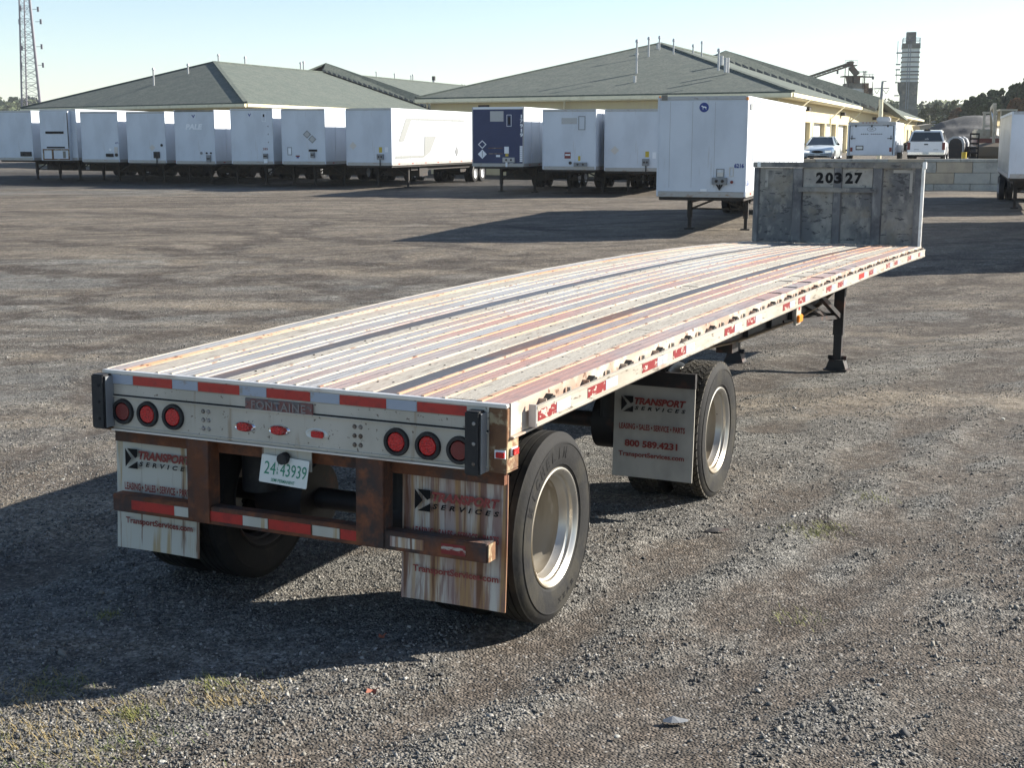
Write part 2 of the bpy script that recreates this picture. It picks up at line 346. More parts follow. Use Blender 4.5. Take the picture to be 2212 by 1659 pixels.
    col = vm.outputs[0]
    col = mix(col, (.34,.33,.31), rng_(tone.outputs[1], .95, .97, 0, .5))
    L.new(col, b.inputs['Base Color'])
    # relief
    h = math_('ADD', math_('MULTIPLY', rng_(v1.outputs['Distance'], .7, 0), .9), math_('MULTIPLY', nz(P, 9, 6, .7), 1.3))
    h = math_('ADD', h, math_('MULTIPLY', nz(P, 1.6, 6, .65), 3.5))
    bp = N.new('ShaderNodeBump'); bp.inputs['Strength'].default_value = .75; bp.inputs['Distance'].default_value = .016; L.new(h, bp.inputs['Height']); L.new(bp.outputs[0], b.inputs['Normal'])
    return m
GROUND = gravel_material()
TRK = [((640,1659),(1000,1480),(1250,1335),(1400,1235),(1700,1080),(1950,935)), ((1010,1659),(1300,1560),(1560,1340),(1800,1190),(2050,1000),(2240,850)), ((1130,1659),(1430,1575),(1690,1370),(1930,1200),(2240,960)),
       ((1480,1659),(1740,1490),(1930,1330),(2080,1200),(2240,1080)), ((1750,1659),(1960,1520),(2120,1340),(2240,1220)), ((2010,1659),(2170,1450),(2240,1360)), ((1290,1290),(1560,1150),(1800,1020),(2000,905),(2240,745)),
       ((-60,1020),(200,930),(450,850),(700,760)), ((-60,800),(230,742),(560,688),(800,640)), ((-60,640),(300,684),(640,655)), ((-60,905),(150,885),(260,800)), ((-60,1270),(120,1200),(260,1140)), ((550,590),(760,640),(900,600)),
       ((1500,870),(1850,760),(2240,640)), ((1650,930),(2000,830),(2240,740)), ((60,520),(600,560),(1100,585)), ((-60,700),(200,640),(420,560),(700,480)), ((-60,486),(500,502),(1150,548)), ((-60,575),(420,610),(760,590),(1000,560)), ((2240,560),(1900,650),(1500,720)), ((-60,455),(700,470),(1300,500)), ((2240,690),(1900,700),(1700,790)), ((300,800),(560,720),(900,650))]
def _flat(x, y):
    d = ray(x, y); z = ground_z(0, 8)
    p = EYE + d * ((z - EYE.z) / d.z)
    for _ in range(4): z = ground_z(p.x, p.y); p = EYE + d * ((z - EYE.z) / d.z)
    return p.x, p.y
SEG = []
for t_ in TRK:
    q_ = [_flat(*p) for p in t_]
    for a, b_ in zip(q_, q_[1:]): SEG.append((a[0], a[1], b_[0], b_[1]))
SEG = np.array(SEG)
_tcx = {}
def track_field(X, Y):
    """0..1 array: how far the wheels have ground the stones to dirt"""
    X = np.asarray(X, float); Y = np.asarray(Y, float); D = np.full(X.shape, 9.)
    wob = .10 * np.sin(X * 3.1 + Y * 1.7) + .07 * np.sin(Y * 5.3 - X * 2.2) + .05 * np.sin(X * 9 + 2) * np.sin(Y * 8)
    for x0, y0, x1, y1 in SEG:
        dx, dy = x1 - x0, y1 - y0; t = np.clip(((X - x0) * dx + (Y - y0) * dy) / (dx*dx + dy*dy), 0, 1)
        D = np.minimum(D, np.hypot(X - x0 - t*dx, Y - y0 - t*dy))
    k_ = 1 + np.clip(Y - 12, 0, 30) * .07
    return np.clip(1 - (D / k_ + wob * .9 - .11) / .17, 0, 1), D
def tracks(x, y):
    """0..1, where the wheels have pressed the gravel down (near part of the yard)"""
    a = rad(30); u = x * math.cos(a) - y * math.sin(a); v = x * math.sin(a) + y * math.cos(a)
    return noise.noise(Vector((u * 1.25 + 3, v * .07, 1.7)))
def relief(x, y):
    h = .030 * tracks(x, y) + .010 * noise.noise(Vector((x * 2.1, y * 2.1, 3))) + .006 * noise.noise(Vector((x * 6, y * 6, 8)))
    h += .035 * noise.noise(Vector((x * .25, y * .3, 5)))
    return h
# the flatbed trailer's own frame, used to keep its tyres on the ground
ROT = Matrix(((.9999,.0018,.0117,0), (-.0021,.9996,.0294,0), (-.0116,-.0294,.9995,0), (0,0,0,1)))
ROT = ROT.to_3x3().to_quaternion().to_matrix().to_4x4()
FB = Matrix.Translation((-.0283, -.0713, .0012)) @ ROT @ Matrix.Translation((-1.17, 6.9607, 0)) @ Matrix.Rotation(-.426, 4, 'Z')
FBI = FB.inverted()
def gz(x, y):
    h = relief(x, y)
    return ground_z(x, y) + (h if y < 40 else h * .8) - .012
def axis_steps(lo, a, b, hi, fine, g):
    mid = list(np.arange(a, b, fine)); out = [b]; s = fine
    while out[-1] < hi: s *= g; out.append(out[-1] + s)
    left = [a]; s = fine
    while left[-1] > lo: s *= g; left.append(left[-1] - s)
    return left[:0:-1] + mid + out
RELF = None
XS = axis_steps(-1500, -14, 14, 1500, .12, 1.09); YS = axis_steps(-40, 4, 38, 2500, .12, 1.04)
gX, gY = np.meshgrid(XS, YS); TF, TD = track_field(gX, gY)
RUT = -.022 * TF + .016 * np.exp(-((TD - .42) / .12) ** 2)
RUT[gY > 16] *= .7; RUT[(gY > 45) | (gY < 3)] *= .2
vs = [(x, y, gz(x, y) + RUT[j, i]) for j, y in enumerate(YS) for i, x in enumerate(XS)]; nx = len(XS)
fs = [(j*nx+i, j*nx+i+1, (j+1)*nx+i+1, (j+1)*nx+i) for j in range(len(YS)-1) for i in range(nx-1)]
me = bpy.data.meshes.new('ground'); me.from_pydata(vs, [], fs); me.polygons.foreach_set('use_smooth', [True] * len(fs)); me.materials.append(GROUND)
ta_ = me.attributes.new('track', 'FLOAT', 'POINT'); ta_.data.foreach_set('value', TF.astype('f').ravel())
ground = bpy.data.objects.new('ground', me); COL.objects.link(ground); ground['kind'] = 'structure'

# loose crushed stone lying on the ground, nearest part of the yard
def stones(n, seed):
    r = np.random.default_rng(seed)
    y = 3.6 + 24 * r.random(n) ** 2.3
    x = (r.random(n) * 2 - 1) * (y * .43 + 1.2)
    tf, td = track_field(x, y)
    pk_ = .90 - .86 * tf + .35 * np.exp(-((td - .42) / .14) ** 2) + np.array([.9 * noise.noise(Vector((a * .8, b * .8, 2))) for a, b in zip(x, y)])
    keep = pk_ > r.random(n)
    x, y, tf, td = x[keep], y[keep], tf[keep], td[keep]; n = len(x)
    z = np.array([gz(a, b) for a, b in zip(x, y)]) - .022 * tf + .016 * np.exp(-((td - .42) / .12) ** 2)
    s = .0049 * np.exp(r.normal(0, .36, n)); s = np.minimum(s, .016); big = r.random(n) < .0012; s[big] *= 1.7
    base = np.array([(1,0,0),(-1,0,0),(0,1,0),(0,-1,0),(0,0,1),(0,0,-1)], 'f')
    v = np.repeat(base[None], n, 0) * (1 + r.normal(0, .28, (n, 6, 1))) + r.normal(0, .22, (n, 6, 3))
    v *= np.stack([np.ones(n), .55 + .45 * r.random(n), .40 + .45 * r.random(n)], 1)[:, None, :] * 1.35
    q = r.normal(0, 1, (n, 4)); q[:, 1:3] *= .45; q /= np.linalg.norm(q, axis=1)[:, None]
    w_, a, b, c = q.T
    R = np.stack([1-2*(b*b+c*c), 2*(a*b-c*w_), 2*(a*c+b*w_), 2*(a*b+c*w_), 1-2*(a*a+c*c), 2*(b*c-a*w_), 2*(a*c-b*w_), 2*(b*c+a*w_), 1-2*(a*a+b*b)], 1).reshape(n, 3, 3)
    v = np.einsum('nij,nkj->nki', R, v) * s[:, None, None]
    v += np.stack([x, y, z + s * .25], 1)[:, None, :]
    f = np.array([(0,2,4),(2,1,4),(1,3,4),(3,0,4),(2,0,5),(1,2,5),(3,1,5),(0,3,5)])
    faces = (f[None] + (np.arange(n) * 6)[:, None, None]).reshape(-1)
    me = bpy.data.meshes.new('gravel'); nf = n * 8
    me.vertices.add(n * 6); me.vertices.foreach_set('co', v.astype('f').ravel())
    me.loops.add(nf * 3); me.loops.foreach_set('vertex_index', faces.astype('i'))
    me.polygons.add(nf); me.polygons.foreach_set('loop_start', np.arange(0, nf * 3, 3, dtype='i')); me.polygons.foreach_set('loop_total', np.full(nf, 3, dtype='i'))
    me.update(calc_edges=True)
    at_ = me.attributes.new('tone', 'FLOAT', 'POINT'); at_.data.foreach_set('value', np.repeat(r.random(n), 6).astype('f'))
    return me
sm = bpy.data.materials.new('loose_stone'); sm.use_nodes = True; t = sm.node_tree
an = t.nodes.new('ShaderNodeAttribute'); an.attribute_name = 'tone'
cr = t.nodes.new('ShaderNodeValToRGB'); e = cr.color_ramp.elements
e[0].position = 0; e[0].color = (.045,.044,.046,1); e[1].position = 1; e[1].color = (.36,.35,.33,1)
for p_, c_ in ((.25, (.078,.079,.077,1)), (.55, (.128,.125,.115,1)), (.8, (.19,.178,.152,1)), (.95, (.27,.26,.24,1))):
    q = e.new(p_); q.color = c_
t.links.new(an.outputs['Fac'], cr.inputs[0]); t.links.new(cr.outputs[0], t.nodes['Principled BSDF'].inputs['Base Color'])
t.nodes['Principled BSDF'].inputs['Roughness'].default_value = .85
gm = stones(350000, 3); gm.materials.append(sm)
go = bpy.data.objects.new('gravel', gm); COL.objects.link(go); tag(go, 'loose grey crushed stone strewn over the near yard', 'gravel', kind='stuff')

# ------------------------------------------------------------------ the flatbed trailer (local x = right, y = forward, z = up)
fb = empty('flatbed_trailer', FB, 'long weathered aluminium flatbed trailer with grey headboard 20327 and rusty rear', 'trailer')
LEN = 14.6
def zc(u, v=0):
    u_ = max(0, min(LEN, u))
    return 1.32 + .0373 * u_ - .00174 * u_ * u_ - v * .035 * math.sin(math.pi * u_ / LEN)
def runner(name, v0, v1, z0, z1, m, u0=0., u1=LEN, n=28, parent=None, taper=0):
    """strip following the arch of the deck; z0, z1 relative to deck level"""
    b = MB(); n = max(1, int(n * (u1 - u0) / LEN)); secs = []
    for i in range(n + 1):
        u = u0 + (u1 - u0) * i / n
        secs.append([(v0, u, zc(u, v0) + z0), (v1, u, zc(u, v1) + z0), (v1 - taper, u, zc(u, v1) + z1), (v0 + taper, u, zc(u, v0) + z1)])
    return b.loft(secs).build(name, m, parent or fb, fix=False)
# planks across the deck: (v0, v1, kind)
lay = [(-1.262,-1.140,'alu'), (-1.090,-.917,'white'), (-.902,-.821,'alu'), (-.805,-.659,'alu'), (-.643,-.602,'alu'), (-.600,-.478,'strip'), (-.474,-.360,'wood'),
       (-.344,-.243,'alu'), (-.227,-.121,'alu'), (-.105,-.001,'alu_red'), (.015,.146,'alu'), (.162,.302,'alu_red'), (.318,.470,'wood'), (.474,.613,'strip'),
       (.650,.766,'alu_red'), (.782,.887,'alu_red'), (.903,1.079,'wood'), (1.105,1.262,'alu_red')]
for v0, v1, k in lay:
    if k == 'wood':
        u = .06; pieces = []
        while u < LEN - .05:
            l = min(random.uniform(2.2, 4.2), LEN - .05 - u)
            runner('nailer_board', v0 + .004, v1 - .004, -.035, -.002 + random.uniform(-.003, .003), M['wood'], u, u + l - .006); u += l
    elif k == 'white':
        o = runner('deck_plank', v0, v1, -.03, .001, M['wood'], .03, LEN - .03)
    else:
        o = runner('steel_strip' if k == 'strip' else 'deck_plank', v0 - .002, v1 + .002, -.03, -.010 if k == 'strip' else 0, M[k], .03, LEN - .03)
        if k.startswith('alu') and v1 - v0 > .08:      # fine extruded flutes
            for q in (.33, .66):
                vm_ = v0 + (v1 - v0) * q; runner('plank_flute', vm_ - .003, vm_ + .003, 0, .0012, M[k], .03, LEN - .03, parent=o)
ribs = [-1.134, -1.097, -.910, -.813, -.651, -.352, -.235, -.113, .007, .154, .310, .631, .645, .774, .895, 1.087, 1.102]
for v in ribs:
    if v in (.645,): continue
    rr = v in (-1.134, -1.097, 1.087, 1.102, .631, .154, .774)
    runner('deck_rib', v - .0105, v + .0105, -.02, .0065, M['rib_rust'] if rr else M['rib'], .03, LEN - .03, taper=.002)
sc = MB()
for v in ribs:
    if v in (.631, .645): continue
    for k in range(48):
        u = .16 + k * .3 + (.02 if int(v * 100) % 2 else 0)
        if u > LEN - .2: break
        z = zc(u, v)
        sc.box(v - .009, v + .005, u - .009, u + .009, z - .003, z + .0070)
for v0, v1, k in lay:
    if k == 'wood':
        for j in range(24):
            u = .3 + j * .6; sc.box(v0 + .03, v0 + .038, u, u + .012, zc(u, v0) - .01, zc(u, v0) + .001)
            sc.box(v1 - .038, v1 - .03, u + .02, u + .032, zc(u, v1) - .01, zc(u, v1) + .001)
tag(sc.build('deck_screw', M['hole'], fb, fix=False), kind='stuff')
# side channels, rub rails, stake pockets
pockets = [.44,1.05,1.67,2.27,2.88,3.48,4.10,4.72,5.32,5.93,6.50,7.05,7.65,8.25,8.88,9.5,10.09,10.69,11.28,11.88,12.59,13.22,13.84,14.3]
for s in (1, -1):
    a, b_ = (1.262, 1.268) if s > 0 else (-1.268, -1.262)
    runner('side_channel', a, b_, -.16, .004, M['rail_red'] if s > 0 else M['rail'], .03, LEN)
    a, b_ = (1.230, 1.285) if s > 0 else (-1.285, -1.230)
    runner('side_channel_lip', a, b_, -.172, -.163, M['rail_red'], .03, LEN)
    a, b_ = (1.310, 1.322) if s > 0 else (-1.322, -1.310)
    rr = runner('rub_rail', a, b_, -.142, -.040, M['rail'], .22, LEN, parent=fb)
    a, b_ = (1.322, 1.328) if s > 0 else (-1.328, -1.322)
    runner('rail_bead', a, b_, -.056, -.040, M['rail'], .22, LEN, parent=rr); runner('rail_bead', a, b_, -.144, -.128, M['rail'], .22, LEN, parent=rr)
    for u in pockets:
        q = MB(); z = zc(u, s * 1.27); x0, x1 = (1.268, 1.310) if s > 0 else (-1.310, -1.268)
        q.box(x0, x1, u - .066, u - .060, z - .13, z - .03); q.box(x0, x1, u + .060, u + .066, z - .13, z - .03)
        o = q.build('stake_pocket', M['rail_red'] if s > 0 else M['rail'], fb)
        c = MB().prism([(x0 + .001, u - .048, z - .11), (x0 + .001, u - .048, z - .06), (x0 + .001, u + .030, z - .018), (x0 + .001, u + .048, z - .045), (x0 + .001, u + .048, z - .11)], (.039, 0, 0)).build('pocket_shadow', M['hole'], o)  # black wedge modelled as the shadow in the pocket mouth
        t2 = MB().tube(((x0+x1)/2, u + .30, z - .12), ((x0+x1)/2, u + .30, z - .02), .014, 8).build('spool', M['rail'], o)
reds = [(.2,.48),(.93,1.21),(1.85,2.14),(2.47,2.75),(3.71,3.99),(4.35,4.62),(5.57,5.83),(6.17,6.46),(7.42,7.68),(8.01,8.3),(9.21,9.53),(9.86,10.14),(11.07,11.36),(11.69,11.99),(12.88,13.19),(13.91,14.1)]
for a, b_ in reds:
    runner('worn_red_tape', 1.3225, 1.3245, -.120, -.064, M['worn_red'] if a != 9.21 else M['red_tape'], max(a, .24), b_)
    runner('silver_tape', 1.3225, 1.3245, -.120, -.064, M['white_tape'], b_ + .005, b_ + .2)
q = MB().prism([(1.285, .22, 1.18), (1.325, .22, 1.18), (1.325, .22, 1.295), (1.285, .22, 1.295)], (0, -.012, 0)); q.build('rail_end_cap', M['van_trim'], fb)
# rear skirt (bolster) with its grooves, lights and marks; its outer face looks back along -y
F = -.004
q = MB().box(-1.205, 1.163, F, .03, .986, 1.246).build('rear_skirt', M['skirt'], fb, bevel=.003)
MB().box(-1.215, 1.165, F - .004, .03, 1.250, 1.302).build('skirt_top_band', M['skirt'], fb)
MB().box(-1.268, 1.262, F - .006, .034, 1.303, 1.322).build('deck_edge_trim', M['trim_metal'], fb, bevel=.003)
MB().box(-1.205, 1.163, F - .006, F, 1.178, 1.186).build('skirt_groove', M['hole'], fb)
MB().box(-1.205, 1.163, F - .0125, F, 1.172, 1.178).build('skirt_bead', M['skirt'], fb)
MB().box(-1.205, 1.163, F - .010, F, .998, 1.005).build('skirt_bead', M['skirt'], fb)
MB().box(-1.205, 1.163, F - .016, F + .01, .978, .987).build('skirt_lower_lip', M['trim_metal'], fb)
for a, b_ in ((-1.047,-.776), (-.599,-.326), (-.149,.125), (.307,.583), (.764,1.043)):
    MB().box(a, b_, F - .0062, F - .004, 1.248, 1.299).build('red_tape', M['red_tape'], fb)
for a, b_ in ((-1.195,-1.050), (-.773,-.602), (-.323,-.152), (.128,.304), (.586,.761)):
    MB().box(a, b_, F - .0062, F - .004, 1.248, 1.299).build('silver_tape', M['white_tape'], fb)
def disc(r0, r1, x, z, y0, y1, m, name, parent, n=32):
    b = MB(); vs = []
    for yy_, r in ((y0, r0), (y1, r1)):
        for i in range(n): t_ = 2 * math.pi * i / n; vs.append((x + r * math.cos(t_), yy_, z + r * math.sin(t_)))
    b.add(vs, [(i, (i+1) % n, n+(i+1) % n, n+i) for i in range(n)] + [tuple(range(n)), tuple(range(2*n-1, n-1, -1))])
    return b.build(name, m, parent, smooth=True)
def ring(ra, rb, x, z, y0, y1, m, name, parent, n=36):
    b = MB(); vs = []
    for yy_, r in ((y0, rb), (y1, rb - .004), (y1, ra + .004), (y0 + .003, ra)):
        for i in range(n): t_ = 2 * math.pi * i / n; vs.append((x + r * math.cos(t_), yy_, z + r * math.sin(t_)))
    b.add(vs, [(k*n+i, k*n+(i+1) % n, ((k+1) % 4)*n+(i+1) % n, ((k+1) % 4)*n+i) for k in range(4) for i in range(n)])
    return b.build(name, m, parent, smooth=True)
for v, z, k in ((-1.127,1.090,0), (-.953,1.089,1), (-.776,1.088,1), (.643,1.080,1), (.825,1.076,1), (1.004,1.070,0)):
    r_ = ring(.050, .074, v, z, F, F - .016, M['black'], 'tail_light', fb)
    disc(.052, .046, v, z, F, F - .012, M['lens_bright' if k else 'lens_dark'], 'lens', r_)
for vb in (-.573, .392):
    for j in range(3):
        for i in range(2): disc(.013, .009, vb + i * .036, 1.137 - j * .048, F, F - .008, M['hub'], 'rivet', fb, 10)
for v, k in ((-.297, 0), (-.076, 0), (.160, 1)):
    b = MB(); n = 28; vs = []
    for yy_, sc_ in ((F, 1), (F - .010, .86), (F - .004, .62)):
        for i in range(n): t_ = 2 * math.pi * i / n; vs.append((v + .070 * sc_ * math.cos(t_), yy_, 1.076 + .030 * sc_ * math.sin(t_)))
    b.add(vs, [(a*n+i, a*n+(i+1) % n, (a+1)*n+(i+1) % n, (a+1)*n+i) for a in range(2) for i in range(n)] + [tuple(range(2*n, 3*n))])
    o = b.build('marker_light', M['chrome'] if not k else M['plate'], fb, smooth=True)
    if k: MB().box(v - .025, v + .048, F - .022, F - .003, 1.060, 1.094).build('lens', M['lens_bright'], o, bevel=.004)
    else:
        vs = [(v - .006 + .037 * math.copysign(abs(math.cos(t_)) ** .6, math.cos(t_)), 1.076 + .021 * math.copysign(abs(math.sin(t_)) ** .6, math.sin(t_))) for t_ in np.linspace(0, 2 * math.pi, 25)[:-1]]
        MB().prism([(a, F - .004, c) for a, c in vs], (0, -.014, 0)).build('lens', M['lens_bright'], o, smooth=True)
nt_ = MB().box(-.286, .145, F - .012, F - .004, 1.172, 1.238).build('name_tag', M['tagred'], fb, bevel=.003)
for a in (-.275, .134): MB().box(a - .004, a + .004, F - .016, F - .012, 1.198, 1.208).build('tag_stud', M['tagmetal'], nt_)
lettering('FONTAINE', -.070, F - .016, 1.205, .345, .046, M['tagmetal'], nt_, bold=.02, space=1.15)
# corner posts and rubber bumpers
for s in (1, -1):
    x0, x1 = (1.166, 1.262) if s > 0 else (-1.262, -1.208)
    q = MB(); q.box(x0, x1, -.004, .003, .975, 1.30); q.box(x1 - .006 if s > 0 else x0, x1 if s > 0 else x0 + .006, .003, .14, .985, 1.30)
    q.box(x0, x1, .003, .14, .975, .982)
    q.build('corner_post', M['post_rust'], fb, bevel=.002)
    x0, x1 = (1.066, 1.150) if s > 0 else (-1.290, -1.196)
    z0, z1 = (.965, 1.288) if s > 0 else (.993, 1.303)
    o = MB().box(x0, x1, -.082, -.004, z0, z1).build('rubber_bumper', M['black'], fb, bevel=.008)
    MB().box(x1 + .001, x1 + .005, -.070, -.004, z0 + .01, z1 - .01).build('bumper_backplate', M['grey'], o)
    for j in range(3): disc(.010, .008, (x0+x1)/2 + .01, z1 - .06 - j * (z1 - z0 - .12) / 2, -.082, -.0845, M['hub'] if s > 0 else M['hole'], 'bumper_bolt', o, 10)
q = MB().box(1.20, 1.258, -.012, -.004, 1.05, 1.092).build('side_marker', M['pale'], fb); MB().box(1.21, 1.256, -.024, -.012, 1.054, 1.084).build('lens', M['lens_bright'], q, bevel=.003)
q = MB().box(1.2685, 1.276, .03, .10, 1.06, 1.10).build('side_marker', M['pale'], fb); MB().box(1.276, 1.286, .036, .094, 1.064, 1.096).build('lens', M['lens_bright'], q)
# underride guard
q = MB().box(-1.232, 1.160, .000, .088, .500, .602).build('underride_bar', M['rust'], fb, bevel=.006)
MB().box(1.161, 1.166, .004, .083, .505, .597).build('bar_end', M['post_rust'], q)
for a, b_, k in ((-1.094,-.79,1), (-.79,-.61,0), (-.60,-.325,1), (-.325,-.16,0), (-.155,.115,1), (.125,.295,0), (.30,.56,1), (.60,.80,0), (.90,1.04,1)):
    MB().box(a, b_ - .002, -.0025, .0, .522, .577).build('red_tape' if k else 'silver_tape', M['worn_red'] if a > .8 else M['red_tape'] if k else (M['flap_white'] if a < .5 else M['flap_rusty']), q)
for a, b_ in ((-.690,-.541), (.399,.566)):
    o = MB().box(a, b_, -.010, -.003, .512, .975); o.box(b_ - .012, b_, -.003, .09, .603, .975); o.box(a, a + .012, -.003, .09, .603, .975); o.build('guard_upright', M['rust'], fb, bevel=.003)
MB().box(-1.262, 1.215, .075, .112, .895, .984).build('flap_beam', M['rust'], fb)
# mud flaps with their print
def flap(x0, x1, u, z0, z1, m, phone, heavy=0, mt=None):
    b = MB(); nx_, nz_ = 8, 10; P = []
    for j in range(nz_ + 1):
        for i in range(nx_ + 1):
            fx, fz = i / nx_, j / nz_
            P.append((x0 + (x1 - x0) * fx, u + .010 * math.sin(fx * 3.1) * (1 - fz) - .02 * (1 - fz) ** 2, z0 + (z1 - z0) * fz))
    n_ = (nx_+1) * (nz_+1); P2 = [(a, c + .010, d) for a, c, d in P]
    f_ = [(j*(nx_+1)+i, j*(nx_+1)+i+1, (j+1)*(nx_+1)+i+1, (j+1)*(nx_+1)+i) for j in range(nz_) for i in range(nx_)]
    b.add(P + P2, f_ + [tuple(k + n_ for k in reversed(q)) for q in f_] +
          [(i, n_+i, n_+i+1, i+1) for i in range(nx_)] + [((j+1)*(nx_+1)-1, n_+(j+1)*(nx_+1)-1, n_+(j+2)*(nx_+1)-1, (j+2)*(nx_+1)-1) for j in range(nz_)])
    o = b.build('mud_flap', m, fb, smooth=True)
    W_, H_ = x1 - x0, .68; zt = z0 + .68; yt = u - .023
    X = lambda f: x0 + W_ * f + (.024 if u < 1 else 0)
    red = M['ink_red_faded'] if heavy else M['ink_red']
    zl = zt - .138
    lg = MB(); a0, a1 = X(.10), X(.25); hh = .058; c_ = (a0 + a1) / 2
    lg.prism([(a0, yt, zl + hh), (a0, yt, zl - hh * .9), (c_, yt, zl)], (0, -.001, 0))
    lg.prism([(a0 + .015, yt, zl + hh), (a1, yt, zl + hh), (a1, yt, zl + .016), (c_ + .028, yt, zl + .004)], (0, -.001, 0))
    lg.prism([(a0 + .015, yt, zl - hh), (a1, yt, zl - hh), (a1, yt, zl - .012)], (0, -.001, 0))
    lg.build('logo', M['ink_black'], o)
    lettering('TRANSPORT', X(.585), yt, zt - .112, W_ * .64, .052, red, o, bold=.05, shear=.25)
    lettering('SERVICES', X(.585), yt, zt - .164, W_ * .63, .028, M['ink_black'], o, bold=.04, shear=.25, space=1.9)
    lettering('LEASING • SALES • SERVICE • PARTS', X(.490), yt, zt - .303, W_ * .82, .044, red, o, bold=.03)
    if phone: lettering('800 589.4231', X(.485), yt, zt - .428, W_ * .66, .052, red, o, bold=.04)
    lettering('TransportServices.com', X(.490), yt, zt - .513, W_ * .82, .048, red, o, bold=.025)
    return o
flap(.600, 1.208, .135, .215, .935, M['flap_rusty'], 0, 1)
flap(-1.308, -.722, .135, .248, .955, M['flap_white'], 0)
flap(.655, 1.263, 3.21, .268, .96, M['flap_grey'], 1)
flap(-1.263, -.655, 3.21, .268, .96, M['flap_grey'], 1)
for s in (1, -1): MB().box(min(s*.64, s*1.265), max(s*.64, s*1.265), 3.195, 3.235, .950, 1.058).build('flap_bracket', M['frame'], fb)
# number plate and its lamp bracket
pb = MB().box(-.205, .110, .02, .026, .86, .975).build('plate_bracket', M['flap_white'], fb)
pl = MB().box(-.190, .112, -.002, .002, .780, .930).build('number_plate', M['plate'], fb, bevel=.004)
pl.matrix_basis = Matrix.Translation((-.04, 0, .93)) @ Matrix.Rotation(rad(2.5), 4, 'Y') @ Matrix.Rotation(rad(-10), 4, 'X') @ Matrix.Translation((.04, 0, -.93))
lettering('24', -.128, -.004, .862, .072, .068, M['ink_green'], pl, bold=.0)
lettering('43939', .020, -.004, .862, .165, .068, M['ink_green'], pl, bold=.0)
for j, c_ in enumerate('TLR'): lettering(c_, -.078, -.004, .885 - j * .022, .010, .015, M['ink_green'], pl)
lettering('SEMI PERMANENT', -.038, -.004, .800, .150, .018, M['ink_green'], pl, bold=.01)
disc(.034, .030, -.045, .925, .005, -.035, M['black'], 'plate_lamp', fb, 16)
# frame rails, cross members, suspension
for v in (-.5, .5):
    web = MB(); U_ = [.10, 2, 4, 5.4, 7, 9.6, 10.8, 12.0, 13.2, 14.4]; B_ = [.93, .93, .93, .93, .85, .825, .88, 1.02, 1.22, 1.26]
    o = web.loft([[(v - .006, u, z), (v + .006, u, z), (v + .006, u, zc(u) - .10), (v - .006, u, zc(u) - .10)] for u, z in zip(U_, B_)]).build('main_beam', M['frame'], fb)
    for a, c_ in ((0, 4), (4, 9)):
        MB().loft([[(v - .07, u, z - .014), (v + .07, u, z - .014), (v + .07, u, z), (v - .07, u, z)] for u, z in list(zip(U_, B_))[a:c_+1]]).build('lower_flange', M['flange'], o)
    MB().loft([[(v - .07, u, zc(u) - .115), (v + .07, u, zc(u) - .115), (v + .07, u, zc(u) - .10), (v - .07, u, zc(u) - .10)] for u in U_]).build('upper_flange', M['frame'], o)
    for u in (2.4, 5.2, 6.4, 7.4, 8.4, 9.4): MB().box(v + .007, v + .06, u, u + .012, .90 if u < 7 else .84, zc(u) - .12).build('stiffener', M['frame'], o)
for k in range(24):
    u = .35 + k * .61; MB().box(-1.24, 1.24, u, u + .05, zc(u) - .10, zc(u) - .036).build('cross_member', M['frame'], fb)
for k in range(12):
    u = .65 + k * 1.22
    if u < 13.5: MB().prism([(.507, u, zc(u) - .11), (1.23, u, zc(u) - .11), (.507, u, .95 if u < 11 else 1.15)], (0, .01, 0)).build('gusset', M['frame'], fb)
AX = (.7032, 3.9244)
for k, u in enumerate(AX):
    o = MB().tube((-.95, u, .53), (.95, u, .53), .064, 14).build('axle', M['frame'], fb, smooth=True)
    for s in (-1, 1):
        MB().tube((s*.28, u, .53), (s*.60, u, .53), .21, 20).build('brake_drum', M['frame'], o, smooth=True)
        MB().bar((s*.5, u - .02, .56), (s*.5, u + .62, .86), .09, .07).build('trailing_arm', M['frame'], o)
        MB().tube((s*.42, u - .20, .66), (s*.42, u + .04, .66), .075, 14).build('brake_chamber', M['frame'], o, smooth=True)
        MB().tube((s*.5, u - .28, .62), (s*.5, u - .28, .92), .11, 14).build('air_spring', M['black'], o, smooth=True)
        MB().box(s*.5 - .05, s*.5 + .05, u + .5, u + .72, .80, .95).build('hanger', M['frame'], o)
# a small tank and hanging air lines between the axles
MB().tube((-.35, 2.2, .93), (.35, 2.2, .93), .13, 16).build('air_tank', M['frame'], fb, smooth=True)
for a, c_, dz in (((.2, 1.3, .9), (.45, 3.3, .95), .22), ((-.2, .2, .95), (-.1, 1.2, .9), .15), ((.45, 1.8, 1.05), (.4, 3.0, 1.0), .22)):
    q = MB(); pr = None
    for i in range(11):
        t_ = i / 10; p_ = Vector(a).lerp(Vector(c_), t_) - Vector((0, 0, dz * 4 * t_ * (1 - t_)))
        if pr: q.tube(pr, p_, .012, 6)
        pr = p_
    q.build('air_line', M['black'], fb)
